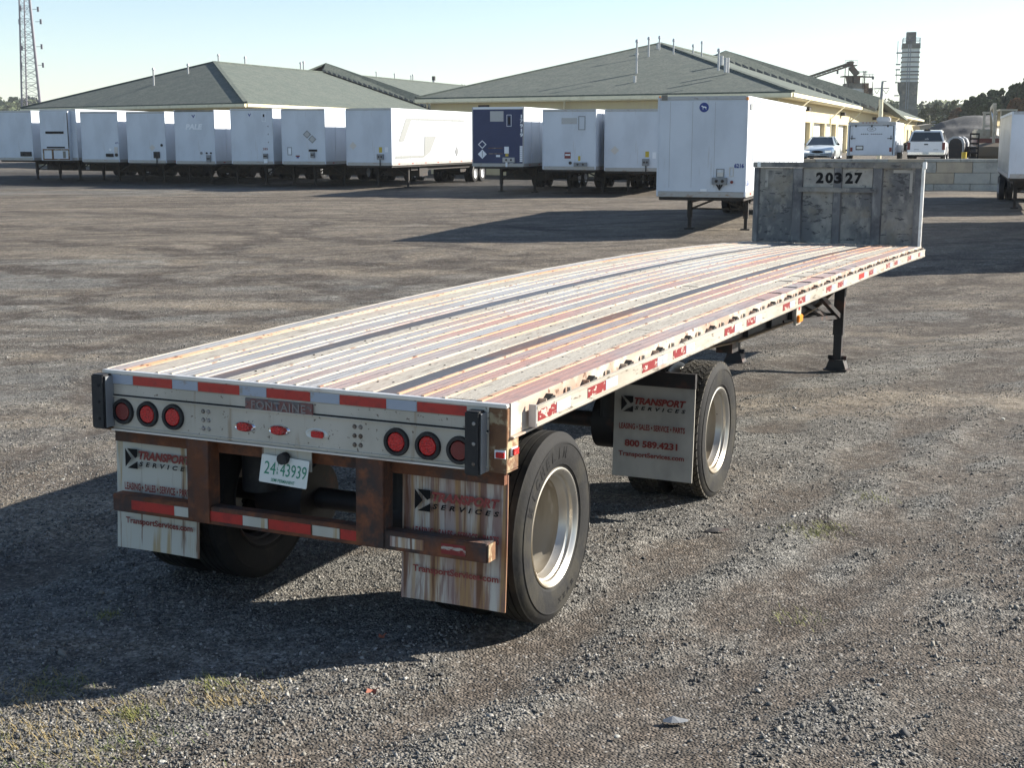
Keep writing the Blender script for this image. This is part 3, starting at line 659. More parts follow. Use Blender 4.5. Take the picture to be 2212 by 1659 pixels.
# wheels: tyre, rim, hub
R = .53
def tyre_mb(lugs):
    b = MB(); hw = .137
    g = [(.105,.521), (.100,.528)]
    prof = [(hw*.80,.332), (hw*.88,.342), (hw*.90,.349), (hw*.935,.352), (hw*.94,.357), (hw*.965,.372), (hw*.99,.400), (hw,.440), (hw*1.0,.466), (hw*1.022,.468), (hw*1.018,.474), (hw*.98,.477), (hw*.95,.490), (hw*.88,.507), (hw*.80,.518)]
    tops = [.102,.066,.058,.024,.016,-.016,-.024,-.058,-.066,-.102]
    hw = .143; tr = []
    if lugs: tr = [(.104,.517), (-.104,.517)]
    else:
        for i in range(0, 10, 2):
            tr += [(tops[i], .529), (tops[i+1], .5295)]
            if i < 8: tr += [(tops[i+1] - .001, .517), (tops[i+2] + .001, .517)]
    full = prof + tr + [(-x, r) for x, r in reversed(prof)]
    b.lathe(full, 72); return b
tyre_rib = tyre_mb(False).build('tyre', M['tyre'], smooth=True); tyre_lug = tyre_mb(True).build('tyre', M['tyre'], smooth=True)
lug = MB()
for i in range(52):
    for r_, (x0, x1) in enumerate(((.075,.112), (.028,.068), (-.020,.020), (-.068,-.028), (-.112,-.075))):
        t0 = 2 * math.pi * (i + (r_ % 2) * .5) / 52; dt = 2 * math.pi / 52 * (.40 if r_ in (0, 4) else .39); sk = .035 * (1 if r_ % 2 else -1)
        vs = []
        for rr_ in (.512, .530):
            for x_, t_ in ((x0, t0 - dt - sk), (x1, t0 - dt + sk), (x1, t0 + dt + sk), (x0, t0 + dt - sk)): vs.append((x_, rr_ * math.cos(t_), rr_ * math.sin(t_)))
        lug.add(vs, [(0,3,2,1),(4,5,6,7),(0,1,5,4),(1,2,6,5),(2,3,7,6),(3,0,4,7)])
lug_o = lug.build('tread_block', M['tyre_tread'])
rim_b = MB().lathe([(.108,.336), (.121,.333), (.124,.326), (.119,.317), (.106,.309), (.099,.300), (.082,.297), (.073,.284), (.035,.273), (.028,.268)], 64).build('rim', M['rim'], smooth=True)
bar_o = MB().lathe([(.028,.268), (-.02,.266), (-.03,.260), (-.08,.259), (-.09,.254), (-.125,.250), (-.155,.235), (-.164,.19), (-.168,.125), (-.168,.01)], 64).build('rim_barrel', M['barrel'], smooth=True)
rim_d = bpy.data.objects.new('rim', rim_b.data.copy()); COL.objects.link(rim_d); rim_d.data.materials.clear(); rim_d.data.materials.append(M['frame'])
hub_b = MB(); hub_b.lathe([(-.168,.115), (-.13,.110), (-.12,.085), (-.10,.080), (-.098,.0)], 24)
for i in range(10):
    t_ = 2 * math.pi * i / 10; hub_b.tube((-.170, .145*math.cos(t_), .145*math.sin(t_)), (-.140, .145*math.cos(t_), .145*math.sin(t_)), .016, 8)
hub_o = hub_b.build('hub', M['hub'], smooth=True)
vs_b = MB(); vs_b.tube((.03, .0, .27), (.075, .0, .262), .007, 6); vs_b.tube((-.05, .0, .262), (.03, .0, .27), .005, 6)
vs_o = vs_b.build('valve_stem', M['hub'])
hh_ = MB()
for i in range(10):
    t_ = 2 * math.pi * (i + .5) / 10; c_ = Vector((-.1645, .215*math.cos(t_), .215*math.sin(t_))); n = 12
    hh_.add([c_ + Vector((.002, .028*math.cos(a), .028*math.sin(a))) for a in np.linspace(0, 2*math.pi, n + 1)[:-1]], [tuple(range(n))])
hh_o = hh_.build('hand_hole', M['hole'])
protos = [bar_o, vs_o, rim_d, tyre_rib, tyre_lug, lug_o, rim_b, hub_o, hh_o]
def wheel(v, u, lugs, face=1, spin=0, dish=1):
    W_ = empty('wheel', Matrix.Translation((v, u, R)) @ (Matrix.Rotation(math.pi, 4, 'Z') if face < 0 else Matrix.Identity(4)) @ Matrix.Rotation(spin, 4, 'X'), parent=fb)
    for o in ([tyre_lug, lug_o] if lugs else [tyre_rib]) + ([rim_b, bar_o, hub_o, hh_o, vs_o] if dish else [rim_d]):
        c = o.copy(); COL.objects.link(c); c.parent = W_
        if o is lug_o: tag(c, kind='stuff')
        if not dish and o is rim_d: c.matrix_basis = Matrix.Rotation(math.pi, 4, 'Z')
    return W_
for k, u in enumerate(AX):
    for s in (1, -1):
        w1 = wheel(s * (1.2421 - .124), u, k == 1, s, .3 + k); wheel(s * (1.2421 - .124 - .345), u, k == 1, s, 1.1, 0)
        if s > 0 and k == 0:   # raised sidewall lettering
            for txt, a0, st, hgt in (('MICHELIN', 112, -11.0, .062), ('XZA2', 292, 8.5, .030)):
                for i, ch in enumerate(txt):
                    an_ = rad(a0 + (i - len(txt)/2) * st); r_ = .420
                    me_ = text_mesh(ch, .030 if ch == 'I' else .046, hgt, .03)
                    up_ = Vector((0, math.cos(an_), math.sin(an_))) * (1 if st < 0 else -1); out = Vector((1, 0, 0)); rt_ = up_.cross(out) 
                    if ch == 'I': me_ = text_mesh(ch, .010, hgt, .03)
                    Mx = Matrix((tuple(up_.cross(out)) , tuple(-out), tuple(up_))).transposed().to_4x4()
                    Mx.translation = Vector((1.2421 + .0145, u, R)) + Vector((0, math.cos(an_), math.sin(an_))) * r_
                    # text x must run clockwise seen from outside
                    o = lettering(ch, 0, 0, 0, .04, hgt, M['ink_black'], fb, M=Mx, name='tyre_letter') if False else None
                    me2 = me_.copy(); me2.materials.clear(); me2.materials.append(M['ink_black'])
                    o = bpy.data.objects.new('tyre_letter', me2); COL.objects.link(o); o.parent = fb; o.matrix_basis = Mx
gd = MB(); n_ = 14; P_ = []
for j, (r_, x_) in enumerate(((.515, -.03), (.505, .012), (.46, .030), (.40, .034), (.36, .030))):
    for i in range(n_ + 1):
        a_ = rad(62 + 52 * i / n_ + (0 if j < 3 else 4 * (j - 2) * (1 if i < n_/2 else -1) * abs(i - n_/2) / n_ * 2)); P_.append((1.2421 - .124 - .345 + .118 + x_, 3.9244 + r_ * math.cos(a_), R + r_ * math.sin(a_)))
gd.add(P_, [(j*(n_+1)+i, j*(n_+1)+i+1, (j+1)*(n_+1)+i+1, (j+1)*(n_+1)+i) for j in range(4) for i in range(n_)])
gd.build('wheel_shield', M['shield'], fb, smooth=True)
for o in protos: bpy.data.objects.remove(o)
# landing gear
for s in (1, -1):
    v = s * .68; u = 11.62
    o = MB().box(v - .065, v + .065, u - .065, u + .065, .45, 1.36).build('landing_leg', M['frame'], fb, bevel=.006)
    MB().box(v - .052, v + .052, u - .052, u + .052, .13, .449).build('inner_leg', M['frame'], o, bevel=.004)
    q = MB(); q.prism([(v - .13, u - .10, .012), (v + .13, u - .10, .012), (v + .09, u - .10, .13), (v - .09, u - .10, .13)], (0, .2, 0)); q.box(v - .15, v + .15, u - .14, u + .14, -.01, .012)
    q.tube((v - .12, u, .15), (v + .12, u, .15), .03, 8); q.build('foot', M['frame'], o)
    MB().bar((s * .60, 10.45, 1.10), (v, u - .06, .70), .06).build('leg_brace', M['frame'], o)
    MB().bar((s * .52, 10.1, .98), (v - s*.1, u - .06, .66), .05).build('leg_brace', M['frame'], o)
MB().bar((-.62, 11.62, .70), (.62, 11.62, .70), .06).build('leg_cross_tube', M['frame'], fb)
MB().bar((-.5, 9.15, .86), (.5, 11.5, .68), .05).build('leg_brace', M['frame'], fb)
MB().bar((.5, 9.15, .83), (.66, 11.56, .69), .05).build('leg_brace', M['frame'], fb)
# amber marker bracket hanging from the right rail
q = MB().box(1.275, 1.300, 6.22, 6.42, 1.12, 1.31).build('marker_bracket', M['rail'], fb, bevel=.004)
MB().box(1.30, 1.325, 6.24, 6.40, 1.145, 1.215).build('amber_light', M['amber'], q, bevel=.008)
MB().box(1.3005, 1.303, 6.30, 6.36, 1.255, 1.295).build('reflector', M['red_tape'], q)
# winch / box pieces under the frame
MB().box(.42, .58, 6.72, 6.95, .76, .85).build('tool_bracket', M['frame'], fb)
# headboard
zb = zc(LEN) + .004; zt = zb + 1.215; y0 = LEN - .10
hb = empty('headboard', parent=fb)
for a, b_ in ((-1.165,-.662), (-.500,-.050), (.086,.525), (.680,1.135)):
    MB().box(a, b_, y0 + .030, y0 + .036, zb, zt - .085).build('headboard_panel', M['head_alu'], hb)
MB().box(-.4995, .5225, y0 + .0265, y0 + .0295, zt - .37, zt - .088).build('number_panel', M['number_panel'], hb)
for a, b_, d_ in ((-1.262,-1.165,.0), (-.664,-.498,.006), (-.052,.088,.006), (.523,.682,.006)):
    o = MB(); o.prism([(a, y0 + .034, zb), (a + .02, y0 - d_, zb), (b_ - .02, y0 - d_, zb), (b_, y0 + .034, zb)], (0, 0, zt - .085 - zb)); o.build('headboard_post', M['head_post'], hb)
MB().box(1.135, 1.225, y0, y0 + .055, zb, zt - .04).build('headboard_post', M['head_post'], hb)
MB().box(1.2255, 1.266, y0 - .012, y0 + .07, zb - .03, zt - .05).build('edge_post', M['head_edge'], hb, bevel=.006)
MB().box(-1.272, 1.232, y0 - .020, y0 + .07, zt - .083, zt - .004).build('top_cap', M['head_alu'], hb, bevel=.006)
MB().box(1.234, 1.285, y0 - .026, y0 + .075, zt - .09, zt + .010).build('cap_end', M['head_edge'], hb, bevel=.006)
MB().box(-1.205, -1.155, y0 - .024, y0 - .020, zt - .08, zt + .0).build('cap_end', M['head_edge'], hb)
MB().box(-.56, .60, y0 - .032, y0 - .008, zt - .445, zt - .375).build('cross_band', M['head_alu'], hb, bevel=.004)
MB().box(-1.04, -.82, y0 + .026, y0 + .030, zt - .13, zt - .098).build('white_tape', M['number_panel'], hb); MB().box(-1.085, -1.041, y0 + .026, y0 + .030, zt - .38, zt - .10).build('white_tape', M['number_panel'], hb)
MB().box(.82, 1.08, y0 + .026, y0 + .030, zt - .150, zt - .105).build('white_tape', M['number_panel'], hb); MB().box(1.06, 1.10, y0 + .026, y0 + .030, zt - .44, zt - .105).build('white_tape', M['number_panel'], hb)
for ch, xc, yy_ in (('2',-.255,.024), ('0',-.115,.024), ('3',.022,-.008), ('2',.180,.024), ('7',.315,.024)):
    lettering(ch, xc, y0 + yy_, zt - .232, .116, .165, M['ink_black'], hb, bold=.05, name='number')

# ------------------------------------------------------------------ parked van trailers
YAW = 19.0
def horiz(yaw): return Vector((math.sin(rad(yaw)), math.cos(rad(yaw)), 0)), Vector((math.cos(rad(yaw)), -math.sin(rad(yaw)), 0))
def van(xr, yt, yb, d, L, label, yaw=YAW, W_=2.59, front='van_white', side='van_white', group='box trailers parked in the row', xl=None, wheels=True, pitch=0, nose=None, left_wall=None, cap=None, legs=True, ztop=None):
    """front right edge seen at xr with its top and bottom at yt, yb, standing d metres ahead"""
    A, B = horiz(yaw)
    if isinstance(xr, Vector): top = xr; bot = Vector((xr.x, xr.y, xr.z - yt)); 
    else: top = at(xr, yt, d); bot = at(xr, yb, d)
    o_ = top - B * W_; gzr = ground_z(top.x + A.x * 4, top.y + A.y * 4)
    zt_, zb_ = top.z - gzr, bot.z - gzr
    T_ = frame((o_.x, o_.y, gzr), yaw)
    r = empty('box_trailer', T_, label, 'trailer', group)
    r['_x'] = 0; del r['_x']
    pm = Matrix.Rotation(-pitch, 4, 'X')
    H_ = zt_ - zb_
    b = MB().box(.02, W_ - .02, .03, L, zb_ + .16, zt_ - .05).build('body', M[side], r)
    MB().box(.05, W_ - .05, .0, .028, zb_ + .16, zt_ - .11).build('front_panel', M[front], r)
    if left_wall: MB().box(.012, .018, .05, L - .05, zb_ + .18, zt_ - .12).build('side_panel', M[left_wall], r)
    for x in (0, W_ - .055): MB().box(x, x + .055, -.012, .05, zb_ + .02, zt_).build('corner_post', M['van_trim'] if front == 'van_blue' else M['van_white'], r, bevel=.01)
    MB().box(.056, W_ - .056, -.016, .06, zt_ - .105, zt_).build('top_cap', M[cap or 'van_trim'], r, bevel=.01)
    MB().box(.056, W_ - .056, -.014, .06, zb_, zb_ + .155).build('front_rail', M['van_rail'], r, bevel=.006)
    for x0, x1 in ((-.006, .03), (W_ - .03, W_ + .006)):
        MB().box(x0, x1, .052, L, zb_, zb_ + .155).build('bottom_rail', M['van_rail'], r); MB().box(x0, x1, .052, L, zt_ - .10, zt_ - .004).build('top_rail', M['van_white'], r)
    if L > 6:
        n = int(L / 1.22)
        for x0, x1 in ((.006, .0195), (W_ - .0195, W_ - .004)):
            for i in range(1, n): MB().box(x0, x1, i*1.22, i*1.22 + .03, zb_ + .16, zt_ - .11).build('side_seam', M['van_white'] if left_wall is None else M['van_grey'], r)
        for i in range(8): MB().box(W_ + .0065, W_ + .010, .8 + i * L / 8.5, 1.0 + i * L / 8.5, zb_ + .05, zb_ + .10).build('reflector', M['red_tape'], r)
    MB().box(.06, W_ - .06, .10, L, zb_ - .10, zb_ - .005).build('floor_frame', M['dark_steel'], r)
    for x in (.32, W_ - .42): MB().box(x, x + .10, 3.2, L, zb_ - .32, zb_ - .10).build('chassis_rail', M['dark_steel'], r)
    if legs:
        for x in (.42, W_ - .42):
            gq = T_ @ Vector((x, 3.0, 0)); dz = ground_z(gq.x, gq.y) - gzr
            o = MB().box(x - .07, x + .07, 2.93, 3.07, dz + .35, zb_ - .101).build('landing_leg', M['dark_steel'], r)
            MB().box(x - .05, x + .05, 2.95, 3.05, dz + .03, dz + .35).build('inner_leg', M['dark_steel'], o); MB().box(x - .14, x + .14, 2.86, 3.14, dz - .02, dz + .03).build('foot', M['dark_steel'], o)
            MB().bar((x + (.05 if x < 1 else -.05), 3.0, .62), (W_ / 2, 3.05, zb_ - .15), .06).build('leg_brace', M['dark_steel'], o)
        MB().bar((.42, 3.0, .62), (W_ - .42, 3.0, .62), .05).build('cross_tube', M['dark_steel'], r)
    MB().box(.45, W_ - .45, L - 4.4, L - .6, .62, zb_ - .11).build('slider_frame', M['dark_steel'], r); MB().box(.25, W_ - .25, 4.2, 5.4, .55, zb_ - .11).build('spare_carrier', M['dark_steel'], r) if int(d) % 2 else None
    if wheels:
        for y in (L - 3.0, L - 1.75):
            MB().tube((.3, y, .5), (W_ - .3, y, .5), .06, 8).build('axle', M['dark_steel'], r)
            for s, xo in ((1, W_ - .14), (-1, .14)):
                gq = T_ @ Vector((xo, y, 0)); dz = ground_z(gq.x, gq.y) - gzr
                wl = empty('wheel', Matrix.Translation((xo, y, dz + .5)), parent=r)
                MB().lathe([(-.13,.28), (-.13,.44), (-.10,.50), (.10,.50), (.13,.44), (.13,.28)], 24).build('tyre', M['black'], wl, smooth=True)
                MB().lathe([(-.13,.28), (-.13,.44), (-.10,.50), (.10,.50), (.13,.44), (.13,.28)], 24, (-s*.33, 0, 0)).build('tyre', M['black'], wl, smooth=True)
                MB().lathe([(s*.12,.29), (s*.125,.27), (s*.06,.25), (s*.03,.12), (s*.10,.10), (s*.10,.0)], 24).build('rim', M['auto_white'], wl, smooth=True)
        for x in (.10, W_ - .70): MB().box(x, x + .60, L - .9, L - .89, .35, zb_ - .05).build('mud_flap', M['black'], r)
    if not isinstance(xr, Vector):
        tl = top - B * W_; xl_px = CX + 0
        # picture position of the left edge, for placing marks on the face
        def px(p):
            q = p - EYE; c, s = math.cos(PITCH), math.sin(PITCH); zc_ = q.y * c - q.z * s
            return CX + FPX * q.x / zc_, CY - FPX * (q.y * s + q.z * c) / zc_
        r_info = (px(tl), px(tl - Vector((0,0,H_))), (xr, yt), (xr, yb))
        def face(x, y):
            (xa, ya), (xa2, yb_), (xc, yc), (xd, yd) = r_info
            f = (x - xa) / (xc - xa); v = f * W_
            t0, t1 = ya + (yc - ya) * f, yb_ + (yd - yb_) * f
            return v, zt_ - (y - t0) / (t1 - t0) * H_
        return r, face, (W_, L, zb_, zt_)
    return r, None, (W_, L, zb_, zt_)
def mark(rf, kind, name, x0, y0, x1, y1, m, depth=.02, txt=None, out=.002, **k):
    r, face, _ = rf
    a, za = face(x0, y0); b_, zb_ = face(x1, y1)
    if a > b_: a, b_ = b_, a
    if za < zb_: za, zb_ = zb_, za
    c_, cz = (a + b_) / 2, (za + zb_) / 2; m_ = M[m]
    if kind == 'rect': return MB().box(a, b_, -depth, -out, zb_, za).build(name, m_, r, bevel=.006 if depth > .04 else 0)
    if kind == 'frame':
        w_ = k.get('w', .02); o = MB(); o.box(a, b_, -depth, -out, za - w_, za); o.box(a, b_, -depth, -out, zb_, zb_ + w_); o.box(a, a + w_, -depth, -out, zb_ + w_, za - w_); o.box(b_ - w_, b_, -depth, -out, zb_ + w_, za - w_)
        return o.build(name, m_, r)
    if kind == 'dia': return MB().prism([(c_, -out, za), (b_, -out, cz), (c_, -out, zb_), (a, -out, cz)], (0, -depth, 0)).build(name, m_, r)
    if kind == 'disc': return disc((b_-a)/2, (b_-a)/2, c_, cz, -out, -depth, m_, name, r, 18)
    if kind == 'text': return lettering(txt, c_, -depth, cz, b_ - a, za - zb_, m_, r, bold=k.get('bold', .02), shear=k.get('shear', 0))
def hose(rf, x, y, x1, y1):
    r, face, _ = rf; a, za = face(x, y); b_, zb_ = face(x1, y1)
    MB().bar((a, -.05, za), (b_, -.05, zb_), .04).build('air_line', M['dark_steel'], r)
def conn(rf, x0, y0, x1, y1, m='grey'):
    o = mark(rf, 'rect', 'connector_box', x0, y0, x1, y1, m, .09)
    a, za = rf[1](x0, y0); b_, zb_ = rf[1](x1, y1)
    for q in (.3, .7): disc(.045, .04, a + (b_-a)*q, (za+zb_)/2, -.09, -.13, M['dark_steel'], 'air_fitting', o, 10)
    return o
t1 = van(66.5, 238, 346, 83, 15, 'white box trailer cut off by the left edge of the picture'); conn(t1, 40, 327, 62.5, 337, 'dark_steel')
t2 = van(163, 235, 346, 81, 15, 'white refrigerated box trailer with two black bars and a rust-framed unit on its nose')
mark(t2, 'rect', 'cooling_unit', 90, 240, 151, 346, 'van_white', .28); 
mark(t2, 'rect', 'vent_bar', 102, 283, 141, 288, 'ink_black', .31, out=.28); mark(t2, 'rect', 'vent_bar', 103, 316, 142, 319.5, 'ink_black', .31, out=.28)
mark(t2, 'frame', 'unit_frame', 94, 321, 151, 345, 'post_rust', .31, out=.28, w=.07); mark(t2, 'rect', 'unit_frame', 113, 323, 117, 343, 'post_rust', .305, out=.281); mark(t2, 'rect', 'unit_grille', 137, 326, 143, 341, 'silo_dark', .30, out=.281)
mark(t2, 'rect', 'drain_pipe', 149.5, 243, 151.5, 320, 'dark_steel', .30, out=.281)
t3 = van(253, 240, 350, 79, 15, 'white box trailer with small blue numerals over a cream plate on its nose'); conn(t3, 225.5, 331, 240.5, 338, 'dark_steel')
mark(t3, 'text', 'x', 245, 306, 254, 310.5, 'ink_blue', .004, txt='476'); mark(t3, 'rect', 'paper_holder', 243, 317, 250, 330, 'cream_plac', .02); mark(t3, 'disc', 'socket', 244, 331, 250, 337, 'dark_steel', .05); mark(t3, 'dia', 'placard', 230, 319, 237, 326, 'pale', .006)
t4 = van(355, 240, 352, 77.5, 15, 'white box trailer with cream diamond placard and one dark round vent on its nose'); conn(t4, 329, 327, 341, 341, 'dark_steel'); hose(t4, 335, 341, 335, 352)
mark(t4, 'dia', 'placard', 319, 311.5, 332, 325, 'cream_plac', .006); mark(t4, 'disc', 'vent', 343.5, 310.5, 348.5, 315.5, 'dark_steel', .03)
t5 = van(462, 236.5, 354, 75.5, 15, 'white box trailer with black smudged top edge and faded ghost lettering on its nose', cap='silo_dark'); conn(t5, 443, 334, 452, 350)
mark(t5, 'text', 'x', 413, 247, 421, 254, 'ink_blue', .004, txt='V', bold=.04); mark(t5, 'text', 'x', 399, 267, 436, 279, 'pale', .004, txt='PALE', bold=.05, shear=.2)
mark(t5, 'disc', 'socket', 429, 327.5, 434, 332.5, 'grey', .04); mark(t5, 'disc', 'socket', 441.5, 328, 445, 332, 'dark_steel', .05); mark(t5, 'disc', 'socket', 450.5, 328, 454, 332, 'dark_steel', .05)
t6 = van(588, 233.5, 354.5, 73, 15, 'white box trailer with small blue bird mark and red 285 on its nose'); conn(t6, 566.5, 331, 576, 342)
mark(t6, 'text', 'x', 535, 244.5, 542, 251, 'ink_blue', .004, txt='V', bold=.04); mark(t6, 'frame', 'sticker', 565, 243, 573, 262, 'pale', .006); mark(t6, 'rect', 'sticker_mark', 567.5, 246, 570.5, 252, 'ink_black', .007)
mark(t6, 'text', 'x', 565, 318.5, 576, 323.5, 'ink_red', .004, txt='285'); mark(t6, 'rect', 'pipe', 567.5, 343, 575, 352, 'pale', .06)
for yy_ in (272, 289, 306.5): mark(t6, 'text', 'x', 576, yy_ - 2, 579, yy_ + 2, 'grey', .004, txt='4')
t7 = van(701, 234, 355, 71.5, 15, 'white box trailer with two grey diamond frames slanting across its nose'); conn(t7, 669.5, 328, 678, 340)
for x, y in ((662, 289.5), (673, 300)):
    mark(t7, 'dia', 'placard_frame', x - 9, y - 9, x + 9, y + 9, 'grey', .006); mark(t7, 'dia', 'placard', x - 6, y - 6, x + 6, y + 6, 'van_trim', .010)
mark(t7, 'frame', 'document_box', 618.5, 317, 628, 334.5, 'grey', .01, w=.03); mark(t7, 'rect', 'document', 620.5, 319.5, 626, 332, 'pale', .008); mark(t7, 'rect', 'label', 636, 335, 645, 338, 'ink_red', .006); mark(t7, 'rect', 'label', 638, 338.2, 643, 341, 'ink_blue', .006)
mark(t7, 'rect', 'rubber_strip', 665, 322, 683, 326.7, 'ink_black', .03)
t8 = van(845, 232.6, 357.6, 69.6, 15.3, 'white box trailer whose long sunlit side shows a faded giant logo'); conn(t8, 813.5, 332, 827.7, 344); hose(t8, 820, 344, 820, 357)
mark(t8, 'dia', 'placard', 753, 305.5, 769, 322.5, 'cream_plac', .006); mark(t8, 'rect', 'yellow_label', 817.3, 317, 824, 329, 'yellow', .006); mark(t8, 'rect', 'label', 830, 317, 837, 328, 'pale', .006)
r8, f8, (W8, L8, zb8, zt8) = t8
h8 = zt8 - zb8
def side_poly(pts, m, name='faded_logo', rr=r8, W_=W8, d=.004): MB().prism([(W_ - .0035, y, zb8 + z * h8) for y, z in pts], (d, 0, 0)).build(name, M[m], rr)
side_poly([(.9,.42), (1.8,.80), (2.6,.80), (1.6,.42)], 'faded'); side_poly([(1.8,.801), (1.95,.84), (10.5,.84), (10.4,.801)], 'faded')
side_poly([(.4,.12), (4.2,.12), (4.3,.17), (.5,.17)], 'faded'); side_poly([(4.21,.12), (5.2,.22), (6.1,.52), (4.4,.52), (4.3,.17)], 'faded')
MB().prism([(W8 - .003, 9.2, 1.55), (W8 - .003, 9.5, 1.85), (W8 - .003, 9.2, 2.15), (W8 - .003, 8.9, 1.85)], (.006, 0, 0)).build('placard', M['grey'], r8)
t9 = van(1131.5, 230, 360, 63.5, 12.5, 'navy blue fronted box trailer with white numerals 17919 down its edge', front='van_blue', group='box trailers parked right of the gap', cap='pale')
mark(t9, 'rect', 'pale_patch', 1059, 239.5, 1088, 261.6, 'van_trim', .006); mark(t9, 'frame', 'sticker', 1094.8, 247, 1105, 272.5, 'pale', .006); mark(t9, 'rect', 'sticker_mark', 1098, 252, 1102, 268, 'ink_black', .006)
for i, c_ in enumerate('17919'): mark(t9, 'text', 'x', 1123.3 + (1.8 if c_ == '1' else 0), 246.7 + i * 10, 1129.5 - (1.8 if c_ == '1' else 0), 255 + i * 10, 'pale', .005, txt=c_, bold=.03)
mark(t9, 'dia', 'placard_frame', 1032.5, 302, 1051, 320.5, 'pale', .006); mark(t9, 'dia', 'placard', 1035, 304.5, 1048.5, 318, 'van_blue', .009); mark(t9, 'rect', 'placard_bar', 1037, 309.5, 1046.5, 313, 'pale', .010)
mark(t9, 'dia', 'placard', 1032, 322, 1051.5, 342.5, 'pale', .006); mark(t9, 'rect', 'placard_bar', 1041.2, 325, 1042.4, 339, 'grey', .009)
mark(t9, 'rect', 'worn_stripe', 1055, 318.5, 1086, 320, 'post_rust', .004); mark(t9, 'rect', 'worn_stripe', 1055, 330.5, 1086, 332, 'post_rust', .004)
mark(t9, 'rect', 'paper_holder', 1090, 316, 1099.5, 331, 'pale', .03); mark(t9, 'rect', 'yellow_label', 1092, 331.5, 1098.5, 337, 'yellow', .006); conn(t9, 1087, 339.6, 1113, 350, 'van_trim'); mark(t9, 'rect', 'pipe', 1093, 350, 1097, 360, 'pale', .06)
mark(t9, 'rect', 'label', 1071.7, 334, 1080.4, 338.5, 'pale', .006); mark(t9, 'rect', 'label', 1101, 352, 1109, 355.5, 'pale', .006)
for i in range(8): mark(t9, 'rect', 'edge_print', 1123, 314.6 + i*4.4, 1128.8, 318 + i*4.4, 'pale', .005)
t10 = van(1288, 235, 367, 62.5, 12.5, 'white box trailer with an empty dark-outlined holder and a red label on its nose', group='box trailers parked right of the gap'); conn(t10, 1241.5, 350, 1270, 359.5)
mark(t10, 'frame', 'document_holder', 1250, 250, 1265, 280, 'grey', .012, w=.035); mark(t10, 'rect', 'faded_patch', 1213.6, 254, 1247, 267, 'van_trim', .003); mark(t10, 'rect', 'red_label', 1220.6, 328, 1234, 341.8, 'ink_red', .006); mark(t10, 'rect', 'label_stripe', 1222, 332, 1233, 335.5, 'pale', .008)
mark(t10, 'rect', 'yellow_label', 1250, 336.3, 1255, 346.7, 'yellow', .006); mark(t10, 'disc', 'socket', 1230, 348, 1236.5, 354.6, 'dark_steel', .04)
t11 = van(1425, 234.5, 370, 62, 12.5, 'white box trailer with cream diamond and yellow label, half behind the nearest trailer', group='box trailers parked right of the gap'); conn(t11, 1390, 342.3, 1405, 357.5); hose(t11, 1398, 357, 1398, 370)
mark(t11, 'dia', 'placard', 1320, 314.5, 1339, 333.5, 'cream_plac', .006); mark(t11, 'rect', 'yellow_label', 1396, 326.3, 1404, 339, 'yellow', .006); mark(t11, 'rect', 'label', 1411.4, 328, 1419, 341.8, 'pale', .006)
t12 = van(1617, 206, 427, 38.3, 14.6, 'nearest white box trailer, number 6216, with a greyhound oval high on its nose', yaw=18.5, group='box trailers standing apart from the rows')
for x in (1449, 1498, 1547): mark(t12, 'rect', 'panel_seam', x, 219, x + .7, 404, 'van_trim', .003)
mark(t12, 'rect', 'smudge_plate', 1430, 205, 1443, 216, 'silo_dark', .024, out=.017)
ov = mark(t12, 'disc', 'oval_badge', 1512.5, 221, 1533, 241, 'ink_blue', .006)
r12, f12, (W12, L12, zb12, zt12) = t12
ca, cz_ = f12(1522.7, 231); sgn = .0125
dog = [(-6,3),(-5.2,4.2),(-3.6,4),(-2.8,2.6),(2,2.2),(4.5,1.4),(6,-.2),(6.2,-1),(5.2,-.6),(4.6,-1.4),(5.6,-4.6),(4.8,-4.8),(3.6,-1.8),(1,-.6),(-1.6,-.6),(-1.9,-4.8),(-2.8,-4.8),(-3,-.4),(-4.2,1.4),(-6.6,2.2)]
MB().prism([(ca + x * sgn, -.0065, cz_ + z * sgn) for x, z in dog], (0, -.003, 0)).build('badge_dog', M['pale'], r12)
mark(t12, 'text', 'x', 1591, 352, 1612, 362, 'ink_blue', .005, txt='6216', bold=.05)
mark(t12, 'frame', 'plate_frame', 1552.6, 363.5, 1570, 382, 'grey', .02); mark(t12, 'rect', 'permit_plate', 1555, 371, 1568, 381, 'cream_plac', .02); conn(t12, 1544.5, 382.5, 1577, 398, 'grey')
for a, b_ in (((1551, 392), (1561, 408)), ((1571, 392), (1561, 408)), ((1561, 398), (1561, 410))): hose(t12, *a, *b_)
mark(t12, 'disc', 'red_socket', 1583.5, 389, 1590, 396, 'ink_red', .04); mark(t12, 'frame', 'paper_holder', 1581, 360, 1590, 381, 'cream_plac', .02); mark(t12, 'rect', 'rail_plate', 1519, 407, 1533, 413, 'pale', .022, out=.014)
mark(t12, 'disc', 'clearance_lamp', 1424, 207, 1428, 211, 'amber', .04, out=.02)
MB().box(W12 - .05, W12 + .012, -.03, .03, zt12 - .12, zt12 - .04).build('clearance_lamp', M['amber'], r12)
sp_ = MB().box(W12 + .001, W12 + .004, .5, .9, zt12 - .38, zt12 - .20).build('side_sticker', M['grey'], r12)
lettering('6216', 0, 0, 0, .5, .16, M['ink_blue'], r12, M=Matrix.Translation((W12 + .008, .42, zb12 + .42)) @ Matrix.Rotation(math.pi/2, 4, 'Z'))
A18, B18 = horiz(18); tl13 = at(2187, 240, 50.0); bl13 = at(2181, 385, 50.0)
t13 = van(tl13 + B18 * 2.59, tl13.z - bl13.z, 0, 0, 12.8, 'box trailer with bare metal side cut off by the right edge of the picture', yaw=18, side='van_grey', left_wall='van_grey', W_=2.59, group='box trailers standing apart from the rows')
A_, B_ = horiz(19); q = Vector((14.0, 32.7, 0)) + B_ * 2.59; q.z = ground_z(14, 32.7) + 4.05
